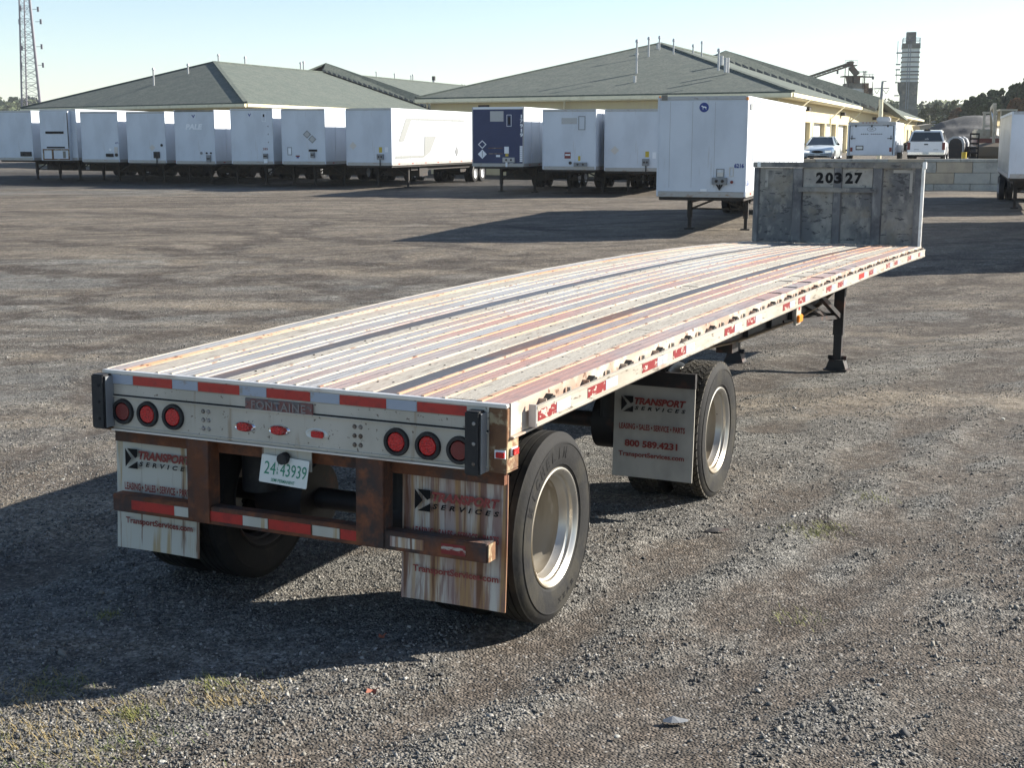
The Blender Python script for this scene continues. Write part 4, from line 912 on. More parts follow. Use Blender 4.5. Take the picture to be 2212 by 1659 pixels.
van(q, 2.9, 0, 0, 13.7, 'white box trailer just outside the right edge, throwing the wide shadow', group='box trailers standing apart from the rows')

# ------------------------------------------------------------------ industrial buildings
A20, B20 = horiz(20)
def plane_hit(o, n, x, y):
    d = ray(x, y); return EYE + d * ((o - EYE).dot(n) / d.dot(n))
def slab(name, pts, th, m, parent):
    n = (pts[1] - pts[0]).cross(pts[2] - pts[0]).normalized()
    if n.z < 0: n = -n
    return MB().prism(pts, -n * th).build(name, m, parent)
def pipe(parent, plane, x, y0, y1, r=.09, cap=True):
    """roof pipe: foot at (x, y0) on the roof plane, top at picture height y1"""
    p = plane_hit(plane[0], plane[1], x, y0); h = at(x, y1, p.y).z
    r *= .72
    o = MB().tube((p.x, p.y, p.z - .3), (p.x, p.y, h), r, 8).build('roof_pipe', M['galv'], parent, smooth=True)
    if cap: MB().tube((p.x, p.y, h - .02), (p.x, p.y, h + .18), r * 1.8, 8, r * 1.2).build('pipe_cap', M['galv'], o)
def nrm(a, b, c):
    n = (b - a).cross(c - a).normalized(); return n if n.z > 0 else -n
def gutter(parent, a, b, m='trim'):
    return MB().bar(a, b, .22, .24).build('gutter', M[m], parent)
def wall(parent, a, b, z0, z1, th=.25, m='siding', name='wall'):
    d = (b - a).normalized(); n = Vector((-d.y, d.x, 0)) * th
    return MB().prism([Vector((a.x, a.y, z0)), Vector((b.x, b.y, z0)), Vector((b.x, b.y, z1)), Vector((a.x, a.y, z1))], n).build(name, M[m], parent)
def downspout(parent, e, wpt, z1):
    o = MB(); k = Vector((wpt.x, wpt.y, e.z - 1.0)); o.tube(e, k, .06, 6); o.tube(k, (wpt.x, wpt.y, z1), .06, 6); return o.build('downspout', M['trim'], parent)
# right building
ez = None
b2 = empty('warehouse_building', Matrix.Identity(4), 'long cream warehouse with dark green hipped roof and bay doors down its right side', 'building', 'cream warehouses with green roofs')
C2 = at(1711, 196, 84.6); ez = C2.z
wf = Vector((-.857, .514, 0)); Lc = C2 + wf * 28.5
Pk = at(1425, 93, 109.2); Rg = at(1536, 121, 126.0); far2 = at(1995, 262, 215); far2.z = ez
RgF = Rg + (Rg - Pk).normalized() * 95; RgF.z = Pk.z
Rg.z = Pk.z
Lf = Lc + A20 * 140
fn = (C2 - Lc).cross(Pk - Lc).normalized(); n_front = nrm(Lc, C2, Pk); n_right = nrm(C2, far2, Pk)
rf_ = slab('roof_slope', [Lc, C2, Pk], .25, M['shingle'], b2); slab('roof_slope', [C2, far2, RgF, Pk], .25, M['shingle'], b2); slab('roof_slope', [Lc, Pk, RgF, Lf], .25, M['shingle'], b2)
for a, b_ in ((C2, Pk), (Lc, Pk), (Pk, RgF)): MB().bar(a + Vector((0,0,.02)), b_ + Vector((0,0,.02)), .35, .12).build('ridge_cap', M['shingle'], b2)
dn = Vector((0, 0, -.22))
gutter(b2, Lc + dn, C2 + dn); gutter(b2, C2 + dn + A20*.15, far2 + dn)
so = -.30
inner = lambda p, dv: p + dv
Wc = C2 + A20 * 1.0 - B20 * .9; Wl = Lc + A20 * 1.0 + B20 * .9; Wfar = far2 - A20 * 1.2 - B20 * .9
side_dir = (Wfar - Wc); side_dir.z = 0; side_len = side_dir.length; side_dir.normalize(); side_n = Vector((side_dir.y, -side_dir.x, 0))
MB().prism([p + Vector((0,0,-.40)) for p in (Lc, C2, Wc, Wl)], (0,0,.05)).build('soffit', M['trim'], b2)
MB().prism([p + Vector((0,0,-.40)) for p in (C2, far2, Wfar, Wc)], (0,0,.05)).build('soffit', M['trim'], b2)
wall(b2, Wc, Wl, -.6, ez - .35); MB().prism([Vector((p.x, p.y, ez - .62)) + Vector((0,0,0)) for p in (Wc - side_dir*.12, Wl - side_dir*.12, Wl - side_dir*.04, Wc - side_dir*.04)], (0, 0, .22)).build('frieze_board', M['trim'], b2)
# right side: recessed doors between piers
def side_s(x, out=0):
    d = ray(x, 297); o = EYE - side_n * out
    # intersect in plan: Wc + s*dir = o + t*d
    den = side_dir.x * d.y - side_dir.y * d.x
    return ((o.x - Wc.x) * d.y - (o.y - Wc.y) * d.x) / den
doors = [(1688,1711.5), (1725,1741), (1755,1774), (1782,1798), (1808,1825.5), (1830,1842), (1849,1862)]
ds = [(side_s(a + 1), side_s(b_ - 2.5, -.35)) for a, b_ in doors]
for i_ in range(len(ds) - 1): ds[i_] = (ds[i_][0], min(ds[i_][1], ds[i_+1][0] - .7))
s_ = ds[-1][1] + 2.5
for _ in range(12):
    if s_ + 4 < side_len - 2: ds.append((s_, s_ + 3.6)); s_ += 8.2
ztd = ez - 1.75; lot_z = 1.0
pr = 0
def P2(s, out, z): q = Wc + side_dir * s + side_n * out; return Vector((q.x, q.y, z))
wall(b2, P2(0, -.75, 0), P2(side_len, -.75, 0), 0, ez - .4, .25, 'siding')
MB().prism([P2(0, .0, ztd), P2(side_len, .0, ztd), P2(side_len, .0, ez - .4), P2(0, .0, ez - .4)], side_n * -.5).build('header_wall', M['siding'], b2)
for a, b_ in ds + [(side_len, side_len)]:
    if a - pr > .2: MB().prism([P2(pr, 0, .3), P2(a, 0, .3), P2(a, 0, ztd), P2(pr, 0, ztd)], side_n * -.5).build('pier', M['siding'], b2); 
    if a - pr > .6: MB().prism([P2(a - .22, .003, .3), P2(a, .003, .3), P2(a, .003, ztd), P2(a - .22, .003, ztd)], side_n * .03).build('door_trim', M['trim'], b2)
    if b_ > a:
        dd = MB().prism([P2(a, -.43, .3), P2(b_, -.43, .3), P2(b_, -.43, ztd), P2(a, -.43, ztd)], side_n * .08).build('bay_door', M['door_white'], b2)
        for j in range(6): MB().prism([P2(a, -.349, 1.2 + j*.62), P2(b_, -.349, 1.2 + j*.62), P2(b_, -.349, 1.23 + j*.62), P2(a, -.349, 1.23 + j*.62)], side_n * .012).build('door_joint', M['van_trim'], dd)
    pr = b_
for s0 in (6.5, 27, 42, 66, 88, 110):
    downspout(b2, P2(s0, 1.0, ez - .35), P2(s0 - 1.2, .08, 0), .6)
for s0 in (11, 33, 62, 95):
    o = MB().prism([P2(s0, .02, ez - 1.0), P2(s0 + .9, .02, ez - 1.0), P2(s0 + .9, .02, ez - .7), P2(s0, .02, ez - .7)], side_n * .35).build('wall_lamp', M['dark_steel'], b2)
fd = (Wl - Wc); fd.z = 0; fl = fd.length; fd.normalize(); fnrm = Vector((fd.y, -fd.x, 0)); fnrm = -fnrm if fnrm.y > 0 else fnrm
def PF(s, out, z): q = Wc + fd * s + fnrm * out; return Vector((q.x, q.y, z))
for s0 in (2.5, 15, 26.5): downspout(b2, PF(s0, 1.0, ez - .35), PF(s0 + .6, .1, 0), 0)
o = MB().prism([PF(21.6, .02, ez - 1.0), PF(22.5, .02, ez - 1.0), PF(22.5, .02, ez - .55), PF(21.6, .02, ez - .55)], fnrm * .3).build('wall_lamp', M['dark_steel'], b2)
MB().prism([PF(21.8, .33, ez - .93), PF(22.3, .33, ez - .93), PF(22.3, .33, ez - .68), PF(21.8, .33, ez - .68)], fnrm * .02).build('lamp_glass', M['grey'], o)
for i in range(1, 60):                      # vertical siding battens
    s0 = i * .48
    if s0 < fl - .3: MB().prism([PF(s0, .002, -.2), PF(s0 + .05, .002, -.2), PF(s0 + .05, .002, ez - .64), PF(s0, .002, ez - .64)], fnrm * .03).build('siding_batten', M['siding'], b2)
for x, y0, y1, r in ((1375,158,90,.10), (1401,122,84,.10), (1420.5,105,93,.12), (1371,177,163,.14), (1375,118,114,.2)): pipe(b2, (C2, n_front), x, y0, y1, r, r < .12)
for x, y0, y1 in ((1424.5,96,82), (1455,105,88), (1497,116,100), (1515.5,120,93)): pipe(b2, (C2, n_right), x, y0 + 2, y1, .08)
# raised rear section of the right building: a shingled face rising above the front roof
up = empty('raised_roof', Matrix.Identity(4), parent=b2)
def raised(ta, tb, ba, bb, back, parent):
    """sloping shingled strip from ridge ta-tb down to ba-bb with roof behind"""
    MB().prism([ba, bb, tb, ta], Vector((-.3, .9, -.1)) * .4).build('shingled_face', M['shingle'], parent)
    MB().prism([ta, tb, tb + back, ta + back], (0, 0, -.25)).build('back_slope', M['shingle'], parent)
    n = 22
    for i in range(n):
        p0 = ba.lerp(bb, i / n); p1 = ba.lerp(bb, (i + .8) / n); q = MB()
        q.prism([p0 + Vector((0,-.06,0)), p1 + Vector((0,-.06,0)), p1 + Vector((0,-.06,.16)), p0 + Vector((0,-.06,.28))], (0, -.06, 0)); q.build('step_flashing', M['head_post'], parent)
def on_plane(o, n, x, y, lift=-.5):
    p = plane_hit(o, n, x, y); return EYE + (p - EYE) * (1 + lift / (p - EYE).length)
ba_, bb_ = on_plane(C2, n_right, 1541, 124), on_plane(C2, n_right, 1893, 238.5, -1.0)
raised(at(1567.6,108,ba_.y + 1.5), at(1905,211,bb_.y + 1.5), ba_, bb_, A20 * 36 + Vector((0, 0, -1.4)), up)
MB().prism([at(1567.6,108,ba_.y + 1.5), ba_, ba_ + Vector((0, 14, -2)), at(1567.6,108,ba_.y + 1.5) + Vector((0, 14, 0))], (0, 0, -.2)).build('back_slope', M['shingle'], up)
for x, y0, y1, r in ((1552,142,110,.10), (1558,141,120,.2), (1567,146,124,.15), (1572,147,124,.15)): pipe(b2, (C2, n_right), x, y0, y1, r, r == .10)
# left building
b1 = empty('warehouse_building', Matrix.Identity(4), 'wide green-roofed warehouse rising behind the left row of white trailers', 'building', 'cream warehouses with green roofs')
C1 = at(530, 220.5, 112); e1 = C1.z
L1 = at(45, 232.5, 133); L1.z = e1
P1 = at(463, 133, 132); R1 = at(697, 151.5, 190); R1.z = P1.z; F1 = C1 + A20 * 120
F1r = P1 + A20 * 150; F1r.z = P1.z
n1f = nrm(L1, C1, P1); n1r = nrm(C1, F1, P1)
Lp = at(-70, 250, 150); Lp.z = e1
slab('roof_slope', [L1, C1, P1], .25, M['shingle'], b1); slab('roof_slope', [C1, F1, F1r, P1], .25, M['shingle'], b1); slab('roof_slope', [L1, P1, F1r, L1 + A20 * 150], .25, M['shingle'], b1)
for a, b_ in ((C1, P1), (P1, F1r), (L1, P1)): MB().bar(a + Vector((0,0,.02)), b_ + Vector((0,0,.02)), .35, .12).build('ridge_cap', M['shingle'], b1)
gutter(b1, L1 + dn, C1 + dn); gutter(b1, C1 + dn + A20*.2, F1 + dn)
w1c = C1 + A20 - B20 * .9; w1l = L1 + A20 + B20 * .9; wall(b1, w1c, w1l, -.6, e1 - .35); wall(b1, w1c, F1 - B20 * .9, -.6, e1 - .35)
MB().prism([p + Vector((0,0,-.40)) for p in (L1, C1, w1c, w1l)], (0,0,.05)).build('soffit', M['trim'], b1); MB().prism([p + Vector((0,0,-.40)) for p in (C1, F1, F1 - B20*.9, w1c)], (0,0,.05)).build('soffit', M['trim'], b1)
for x, y0, y1 in ((332.5,184,150), (406.5,159,141)): pipe(b1, (C1, n1f), x, y0, y1, .11)
for x, y0, y1 in ((472,134,120), (529.5,139,125), (649.5,151,137), (656,152,135)): pipe(b1, (C1, n1r), x, y0, y1, .10)
up1 = empty('raised_roof', Matrix.Identity(4), parent=b1)
ba1, bb1 = on_plane(C1, n1r, 697, 153, -1.2), on_plane(C1, n1r, 941, 238, -1.2)
raised(at(704,135,ba1.y + 1.5), at(917,209,bb1.y + 1.5), ba1, bb1, Vector((-12, 45, -7)), up1)
MB().prism([at(704,135,ba1.y + 1.5), at(664,151,ba1.y), at(664,151,ba1.y) + Vector((0, 14, -2)), at(704,135,ba1.y + 1.5) + Vector((0, 14, 0))], (0, 0, -.2)).build('back_slope', M['shingle'], up1)
b3 = empty('warehouse_building', Matrix.Identity(4), 'far green roof wing seen between the two big warehouses, with a black-topped chimney', 'building', 'cream warehouses with green roofs')
ra, rb, rc, rd = at(790,163,240), at(893,175,262), at(950,192,285), at(1000,207,300)
q0, q1 = at(880,222,225), at(985,240,235)
MB().prism([ra, rb, rc, rd, at(990,232,255), at(800,232,215)], (0, .5, -.3)).build('roof_slope', M['shingle'], b3)
MB().prism([at(800,231,217), at(990,231,256), at(990,300,256), at(800,300,217)], (0, 4, 0)).build('wall', M['siding'], b3)
n3 = nrm(ra, at(990,232,255), at(800,232,215))
for x, y0, y1, r in ((813,166,156,.13), (852.5,171,160,.13), (888,176,164,.13), (892,176,162,.15)): pipe(b3, (ra, n3), x, y0, y1, r)
c_ = at(937, 189, 272); h_ = at(936, 164, 272).z; o = MB().tube((c_.x, c_.y, c_.z - 2), (c_.x, c_.y, h_ - .8), .28, 10).build('chimney', M['galv'], b3); MB().tube((c_.x, c_.y, h_ - .8), (c_.x, c_.y, h_), .36, 10).build('chimney_cap', M['dark_steel'], o)

# ------------------------------------------------------------------ raised lot and its retaining wall
LOTZ = EYE.z - 1.34
def lot_edge(x): return 68.0
me = bpy.data.meshes.new('raised_lot')
gx = [12.6 + i * 3 for i in range(60)]; gy = [68.3 + j * 4 for j in range(60)]
vs = [(x, y, LOTZ + .02 * noise.noise(Vector((x * .2, y * .2, 0)))) for y in gy for x in gx]; nx = len(gx)
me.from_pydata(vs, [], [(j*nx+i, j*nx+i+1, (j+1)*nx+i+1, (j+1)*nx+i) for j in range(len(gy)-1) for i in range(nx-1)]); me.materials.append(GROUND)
o = bpy.data.objects.new('raised_lot', me); COL.objects.link(o); o['kind'] = 'structure'
rw = empty('retaining_wall', Matrix.Translation((12.6, 68, ground_z(14, 68))), 'retaining wall of big concrete blocks in grey and tan courses', 'wall')
ztop = at(2100, 343, 68).z - ground_z(14, 68); zc1 = at(2100, 349.5, 68).z - ground_z(14, 68); z1 = at(2100, 373, 68).z - ground_z(14, 68); z2 = at(2100, 397, 68).z - ground_z(14, 68)
x0w = at(2005, 360, 68).x - 12.6
rows = [(zc1, ztop, 'concrete', .0, .03, 1.83), (z1 + .008, zc1 - .008, 'concrete', .62, 0, 1.83), (z2 + .008, z1 - .008, 'concrete_tan', -.28, 0, 1.83), (z2 - .61, z2 - .008, 'concrete', .55, .0, 1.83)]
for z0_, z1_, m_, off, out, bl in rows:
    x = -.2 + ((x0w + off) % bl) - bl
    while x < 46:
        a, b_ = max(x, 0), x + bl - .02
        if b_ > a + .1: MB().box(a, b_, -out - random.uniform(0, .015), .6, z0_, z1_).build('block' if bl == 1.83 and out == 0 else 'cap_block', M[m_ if random.random() < .8 else ('concrete_tan' if m_ == 'concrete' else 'concrete')], rw, bevel=.012)
        x += bl
# small heap of trimmings at the foot of the wall
# ------------------------------------------------------------------ vehicles on the lot (local: x right, y away from the viewer, z up)
def wheel_at(parent, x, y, r=.33, w_=.22, face=1):
    W_ = empty('wheel', Matrix.Translation((x, y, r)), parent=parent)
    MB().lathe([(-w_/2, r*.6), (-w_/2, r*.93), (-w_/2+.03, r), (w_/2-.03, r), (w_/2, r*.93), (w_/2, r*.6)], 20).build('tyre', M['black'], W_, smooth=True)
    MB().lathe([(face*w_/2, r*.62), (face*(w_/2-.03), r*.5), (face*(w_/2-.01), .05), (face*(w_/2-.01), 0)], 16).build('rim', M['galv'], W_, smooth=True)
def sec(y, hw, z0, z1, r=.12, tw=None):
    tw = tw or hw
    return [(-hw+.05, y, z0), (-hw, y, z0+r), (-hw, y, z1-r*1.6), (-tw+r*.5, y, z1-r*.4), (-tw+r*1.4, y, z1), (0, y, z1+.02), (tw-r*1.4, y, z1), (tw-r*.5, y, z1-r*.4), (hw, y, z1-r*1.6), (hw, y, z0+r), (hw-.05, y, z0)]
def place(name, xpx, ypx_ref, Y, yaw, label, cat):
    p = at(xpx, ypx_ref, Y); return empty(name, frame((p.x, p.y, LOTZ), yaw), label, cat)
# sedan facing the viewer
car = place('parked_car', 1765, 340, 79, 20, 'pale silver sedan facing the yard above the retaining wall', 'car')
body = MB().loft([sec(0, .72, .30, .58), sec(.06, .84, .22, .66), sec(.5, .91, .18, .78), sec(1.35, .92, .18, .92), sec(3.2, .92, .18, .96), sec(4.2, .90, .20, .95), sec(4.85, .84, .25, .90), sec(4.95, .76, .35, .80)]).build('body', M['auto_silver'], car, smooth=True)
def gh(y, hw, z0, z1, tw): return [(-hw, y, z0), (-tw, y, z1), (tw, y, z1), (hw, y, z0)]
MB().loft([[(-.80,1.2,.90),(-.76,1.25,.93),(.76,1.25,.93),(.80,1.2,.90)], [(-.82,1.5,.9),(-.62,2.05,1.36),(.62,2.05,1.36),(.82,1.5,.9)], [(-.82,3.3,.9),(-.60,3.1,1.37),(.60,3.1,1.37),(.82,3.3,.9)], [(-.76,4.2,.9),(-.72,4.1,.94),(.72,4.1,.94),(.76,4.2,.9)]]).build('windscreen', M['glass'], car)
MB().prism([(-.60,2.06,1.365),(.60,2.06,1.365),(.585,3.12,1.375),(-.585,3.12,1.375)], (0,0,.045)).build('car_roof', M['auto_silver'], car, bevel=.02)
for s in (-1, 1):
    for a, b_ in (((s*.81,1.28,.92), (s*.61,2.06,1.38)), ((s*.80,3.9,.94), (s*.60,3.1,1.38)), ((s*.81,2.6,.92), (s*.615,2.55,1.37))): MB().bar(a, b_, .07).build('pillar', M['auto_silver'], car)
    MB().box(min(s*.93, s*1.08), max(s*.93, s*1.08), 1.55, 1.68, .90, 1.03).build('wing_mirror', M['ink_black'], car, bevel=.02)
    q = [(s*.42,-.005,.58),(s*.78,.03,.62),(s*.80,.03,.50),(s*.46,-.005,.47)]; MB().prism(q, (0,-.02,0)).build('headlight', M['chrome'], car, bevel=.006)
    for y in (.85, 3.95): wheel_at(car, s*.83, y, .33, .2, s)
    disc(.07, .06, s*.62, .30, .03, .0, M['grey'], 'fog_lamp', car, 12)
b = MB(); vs = [(.34*math.cos(t_), -.012, .53 + .075*math.sin(t_)) for t_ in np.linspace(0, 2*math.pi, 25)[:-1]]; b.prism(vs, (0, -.02, 0)).build('grille', M['ink_black'], car)
MB().box(-.55, .55, .0, .05, .235, .31).build('lower_grille', M['ink_black'], car); MB().box(-.16, .16, -.03, -.0, .32, .41).build('front_plate', M['plate'], car)
# enclosed cargo trailer seen from the back
ct = place('cargo_trailer', 1829, 342, 74, 20, 'white enclosed cargo trailer with rear ramp door and roof air conditioner', 'trailer')
wct = 2.52; h0, h1 = .38, at(1829, 263.5, 74).z - LOTZ
MB().box(0, wct, .02, 6.2, h0, h1).build('body', M['van_white'], ct, bevel=.03)
MB().box(.0, wct, -.03, .06, h1 - .13, h1 + .01).build('rear_header', M['van_trim'], ct, bevel=.02)
for x in (.0, wct - .09): MB().box(x, x + .09, -.03, .04, h0, h1 - .13).build('corner_post', M['van_white'], ct, bevel=.02)
rd_ = MB().box(.13, wct - .13, -.03, .02, h0 + .05, h1 - .20).build('ramp_door', M['van_white'], ct, bevel=.01)
for a in (.10, wct - .13): MB().box(a, a + .03, -.034, .0, h0 + .05, h1 - .18).build('door_seal', M['dark_steel'], ct)
MB().box(.13, wct - .13, -.034, .0, h1 - .20, h1 - .17).build('door_seal', M['dark_steel'], ct)
for x in (.42, wct/2, wct - .42): MB().box(x - .04, x + .04, -.06, -.03, h1 - .26, h1 - .15).build('hinge', M['dark_steel'], rd_)
for x in (.16, wct - .42): MB().box(x, x + .26, -.06, -.03, 1.28, 1.32).build('door_latch', M['dark_steel'], rd_); MB().box(x + (.05 if x < 1 else .17), x + (.09 if x < 1 else .21), -.06, -.03, 1.24, 1.46).build('door_latch', M['dark_steel'], rd_)
for x in (.16, wct - .29): MB().box(x, x + .13, -.06, -.031, .60, .82).build('tail_light', M['lens_dark'], ct)
pf = MB().box(.46, .86, -.05, -.031, .68, .92).build('number_plate', M['ink_black'], ct); MB().box(.50, .82, -.055, -.05, .73, .88).build('plate_face', M['plate'], pf)
b = MB(); vs = []; n = 24
for rr_ in ((.24,.12), (.21,.10)): vs += [(1.25 + rr_[0]*math.cos(t_), -.034, 1.80 + rr_[1]*math.sin(t_)) for t_ in np.linspace(0, 2*math.pi, n+1)[:-1]]
b.add(vs, [(i, (i+1) % n, n+(i+1) % n, n+i) for i in range(n)]).build('oval_badge', M['grey'], rd_)
lettering('GR', 1.25, -.034, 1.80, .22, .10, M['grey'], rd_)
for i in range(11):
    if i not in (4,): MB().box(.70 + i*.105, .775 + i*.105, -.036, -.031, 1.52, 1.56).build('small_print', M['ink_black'], rd_)
MB().box(1.82, 2.30, -.036, -.031, 2.0, 2.12).build('maker_badge', M['van_trim'], rd_)
for i in range(5): MB().box(.75 + i*.18, .83 + i*.18, -.05, -.03, h1 - .05, h1 - .01).build('roof_lamp', M['ink_red'], ct)
MB().box(1.38, 2.10, 1.2, 2.0, h1, h1 + .30).build('air_conditioner', M['van_trim'], ct, bevel=.06)
MB().box(wct, wct + .02, 3.9, 4.7, h0 + .15, h1 - .3).build('side_door', M['van_white'], ct); MB().box(wct + .02, wct + .03, 3.86, 3.9, h0 + .15, h1 - .3).build('door_edge', M['dark_steel'], ct)
for i in range(6): MB().box(wct + .001, wct + .006, .35 + .03*i, .75 - .03*i, h1 - .45 - i*.26, h1 - .28 - i*.26).build('side_letter', M['ink_black' if i < 3 else 'ink_red'], ct)
MB().prism([(wct + .001, 1.4, .55), (wct + .001, 1.6, .95), (wct + .001, 3.2, .95), (wct + .001, 3.4, .55)], (.24, 0, 0)).build('mudguard', M['galv'], ct)
for y in (2.0, 2.8):
    for s, x in ((1, wct + .10), (-1, -.10)): wheel_at(ct, x, y, .34, .2, s)
MB().box(-.25, -.02, 1.5, 3.3, .60, .70).build('mudguard', M['dark_steel'], ct)
# pickup with a canopy, seen from the back
pk = place('pickup_truck', 1999, 342, 72.5, 20, 'white pickup truck with canopy and dark rear window, seen from behind', 'pickup')
MB().loft([sec(0, .95, .50, 1.12, .08), sec(.15, .98, .45, 1.14, .08), sec(2.2, .99, .42, 1.14, .08), sec(4.3, .98, .42, 1.12, .1), sec(5.5, .92, .45, 1.02, .12), sec(5.7, .85, .5, .95)]).build('body', M['auto_white'], pk, smooth=True)
MB().loft([[(-.93,.02,1.12),(-.74,.22,1.72),(.74,.22,1.72),(.93,.02,1.12)], [(-.93,2.1,1.12),(-.74,2.1,1.76),(.74,2.1,1.76),(.93,2.1,1.12)]]).build('canopy', M['auto_white'], pk, bevel=.04)
MB().prism([(-.83,.012,1.15),(-.67,.150,1.63),(.67,.150,1.63),(.83,.012,1.15)], (0,-.02,.004)).build('rear_window', M['glass'], pk)
lettering('ab', 0, .00, 1.27, .2, .1, M['van_trim'], pk, M=Matrix.Translation((.02, .005, 1.28)))
MB().box(-.16, .16, .16, .26, 1.70, 1.75).build('high_brake_light', M['ink_black'], pk)
for s in (-1, 1):
    MB().prism([(s*.935,.3,1.22),(s*.80,.45,1.60),(s*.80,1.9,1.62),(s*.935,1.95,1.22)], (s*.012,0,.0)).build('side_window', M['glass'], pk)
    MB().box(min(s*.82,s*.975), max(s*.82,s*.975), -.02, .05, .70, 1.10).build('tail_light', M['lens_dark'], pk, bevel=.01)
    MB().loft([[(s*.96,2.2,1.1),(s*.74,2.35,1.62),(s*.70,2.35,1.62),(s*.9,2.2,1.1)], [(s*.96,4.2,1.1),(s*.74,3.5,1.60),(s*.70,3.5,1.60),(s*.9,4.2,1.1)]]).build('cab_window', M['glass'], pk)
    for y in (1.15, 4.75): wheel_at(pk, s*.86, y, .38, .25, s)
    MB().prism([(s*.99,.75,.5),(s*1.02,.85,.92),(s*1.02,1.45,.92),(s*.99,1.55,.5)], (s*.03,0,0)).build('wheel_flare', M['auto_white'], pk)
MB().box(-.72, .72, 2.3, 3.5, 1.60, 1.68).build('cab_roof', M['auto_white'], pk, bevel=.04)
q = MB().box(-.80, .80, -.03, -.005, .62, 1.10).build('tailgate', M['auto_white'], pk, bevel=.01); MB().box(-.10, .10, -.045, -.03, .96, 1.02).build('handle', M['ink_black'], q)
for x in (-.62, .38): MB().box(x, x + .26, -.036, -.031, .70, .73).build('badge_print', M['grey'], q)
bp_ = MB().box(-.93, .93, -.16, -.02, .44, .58).build('rear_bumper', M['chrome'], pk, bevel=.02); MB().box(-.95, .95, -.12, .1, .32, .435).build('bumper_apron', M['ink_black'], pk)
MB().box(-.16, .16, -.17, -.16, .46, .57).build('number_plate', M['plate'], bp_)
# other kit on the lot
for i, (x, Y, col_) in enumerate(((2062, 84, 0), (2072, 88, 1))):
    p = at(x, 342, Y); o = empty('storage_hut', frame((p.x, p.y, LOTZ), 20), ['dark round-topped hut with pale rim just right of the pickup', 'round-topped hut with pale rim left of the black ramp'][i], 'hut')
    prof = [(-.5,0),( -.5,1.0),(-.38,1.28),(-.15,1.42),(.15,1.42),(.38,1.28),(.5,1.0),(.5,0)]
    MB().prism([(a, 0, c) for a, c in prof], (0, 3, 0)).build('hut_shell', M['van_trim'], o, smooth=False)
    MB().prism([(a*.82, -.02, c*.92) for a, c in prof], (0, .012, 0)).build('hut_door', M['dark_steel'], o)
p = at(2082, 342, 80); o = empty('barrel', frame((p.x, p.y, LOTZ), 0), 'small yellow barrel at the foot of the black ramp', 'barrel'); MB().tube((0,0,0), (0,0,.46), .15, 14).build('drum', M['yellow'], o, smooth=True); MB().tube((0,0,.46), (0,0,.50), .16, 14).build('lid', M['yellow'], o)
lr = place('loading_ramp', 2102, 342, 78, 14, 'black ladder-like loading ramp standing upright before the gravel pile', 'ramp')
hr = at(2102, 287, 78).z - LOTZ
for x in (-.25, .22): MB().box(x, x + .06, 0, .1, 0, hr).build('ramp_rail', M['ink_black'], lr)
for i in range(6): MB().box(-.19, .22, .01, .09, .15 + i*(hr-.25)/5, .25 + i*(hr-.25)/5).build('ramp_rung', M['ink_black'], lr)
MB().box(-.45, .45, -.1, 1.2, .0, .14).build('ramp_base', M['dark_steel'], lr)
# excavator
ex = place('excavator', 2146, 342, 82, 12, 'red and cream excavator with raised boom beside the gravel pile', 'excavator')
for x in (-1.3, .7):
    MB().prism([(x, .3, .12), (x, .0, .45), (x, .3, .80), (x, 3.4, .80), (x, 3.7, .45), (x, 3.4, .12)], (.5, 0, 0)).build('track', M['dark_steel'], ex)
MB().box(-.9, 1.3, .9, 3.6, .85, 1.30).build('house', M['exc_red'], ex, bevel=.08)
MB().box(-.9, .0, 1.4, 3.6, 1.30, 1.85).build('engine_cover', M['exc_white'], ex, bevel=.08)
cb = MB().box(.35, 1.25, .7, 2.2, 1.46, 2.95).build('cab', M['glass'], ex, bevel=.04)
for x in (.33, 1.22):
    for y in (.68, 2.17): MB().box(x, x + .06, y, y + .06, 1.46, 2.98).build('cab_frame', M['exc_white'], cb)
MB().box(.30, 1.30, .65, 2.25, 2.95, 3.05).build('cab_roof', M['exc_white'], cb); MB().box(.33, 1.28, .66, .69, 2.05, 2.12).build('cab_frame', M['exc_white'], cb)
MB().bar((.0, 1.2, 1.5), (-.30, -.2, 3.0), .20, .30).bar((-.30, -.2, 3.0), (-.30, -1.4, 3.25), .20, .26).build('boom', M['exc_white'], ex)
MB().bar((-.30, -1.4, 3.3), (-.20, -1.1, .95), .15, .22).build('stick', M['exc_white'], ex)
MB().tube((-.30, -.4, 2.9), (-.28, -1.35, 2.2), .06, 8).build('hydraulic_ram', M['chrome'], ex)
MB().prism([(-1.15, -1.6, .25), (-1.15, -1.7, .8), (-1.15, -1.2, 1.05), (-1.15, -.8, .8), (-1.15, -.9, .3), (-1.15, -1.3, .05)], (1.35, 0, 0)).build('bucket', M['plant_rust'], ex, bevel=.03)
fr = place('steel_gantry', 2150, 342, 92, 14, 'cream steel frame rising behind the excavator cab', 'frame')
hg = at(2150, 245, 92).z - LOTZ
for x in (-.95, 1.3): MB().box(x, x + .16, 0, .16, 0, hg).build('gantry_post', M['exc_white'], fr)
MB().box(-1.0, 1.5, -.02, .18, hg, hg + .14).build('gantry_beam', M['exc_white'], fr); MB().box(-.79, 1.3, .02, .14, hg - .9, hg - .75).build('gantry_beam', M['exc_white'], fr)
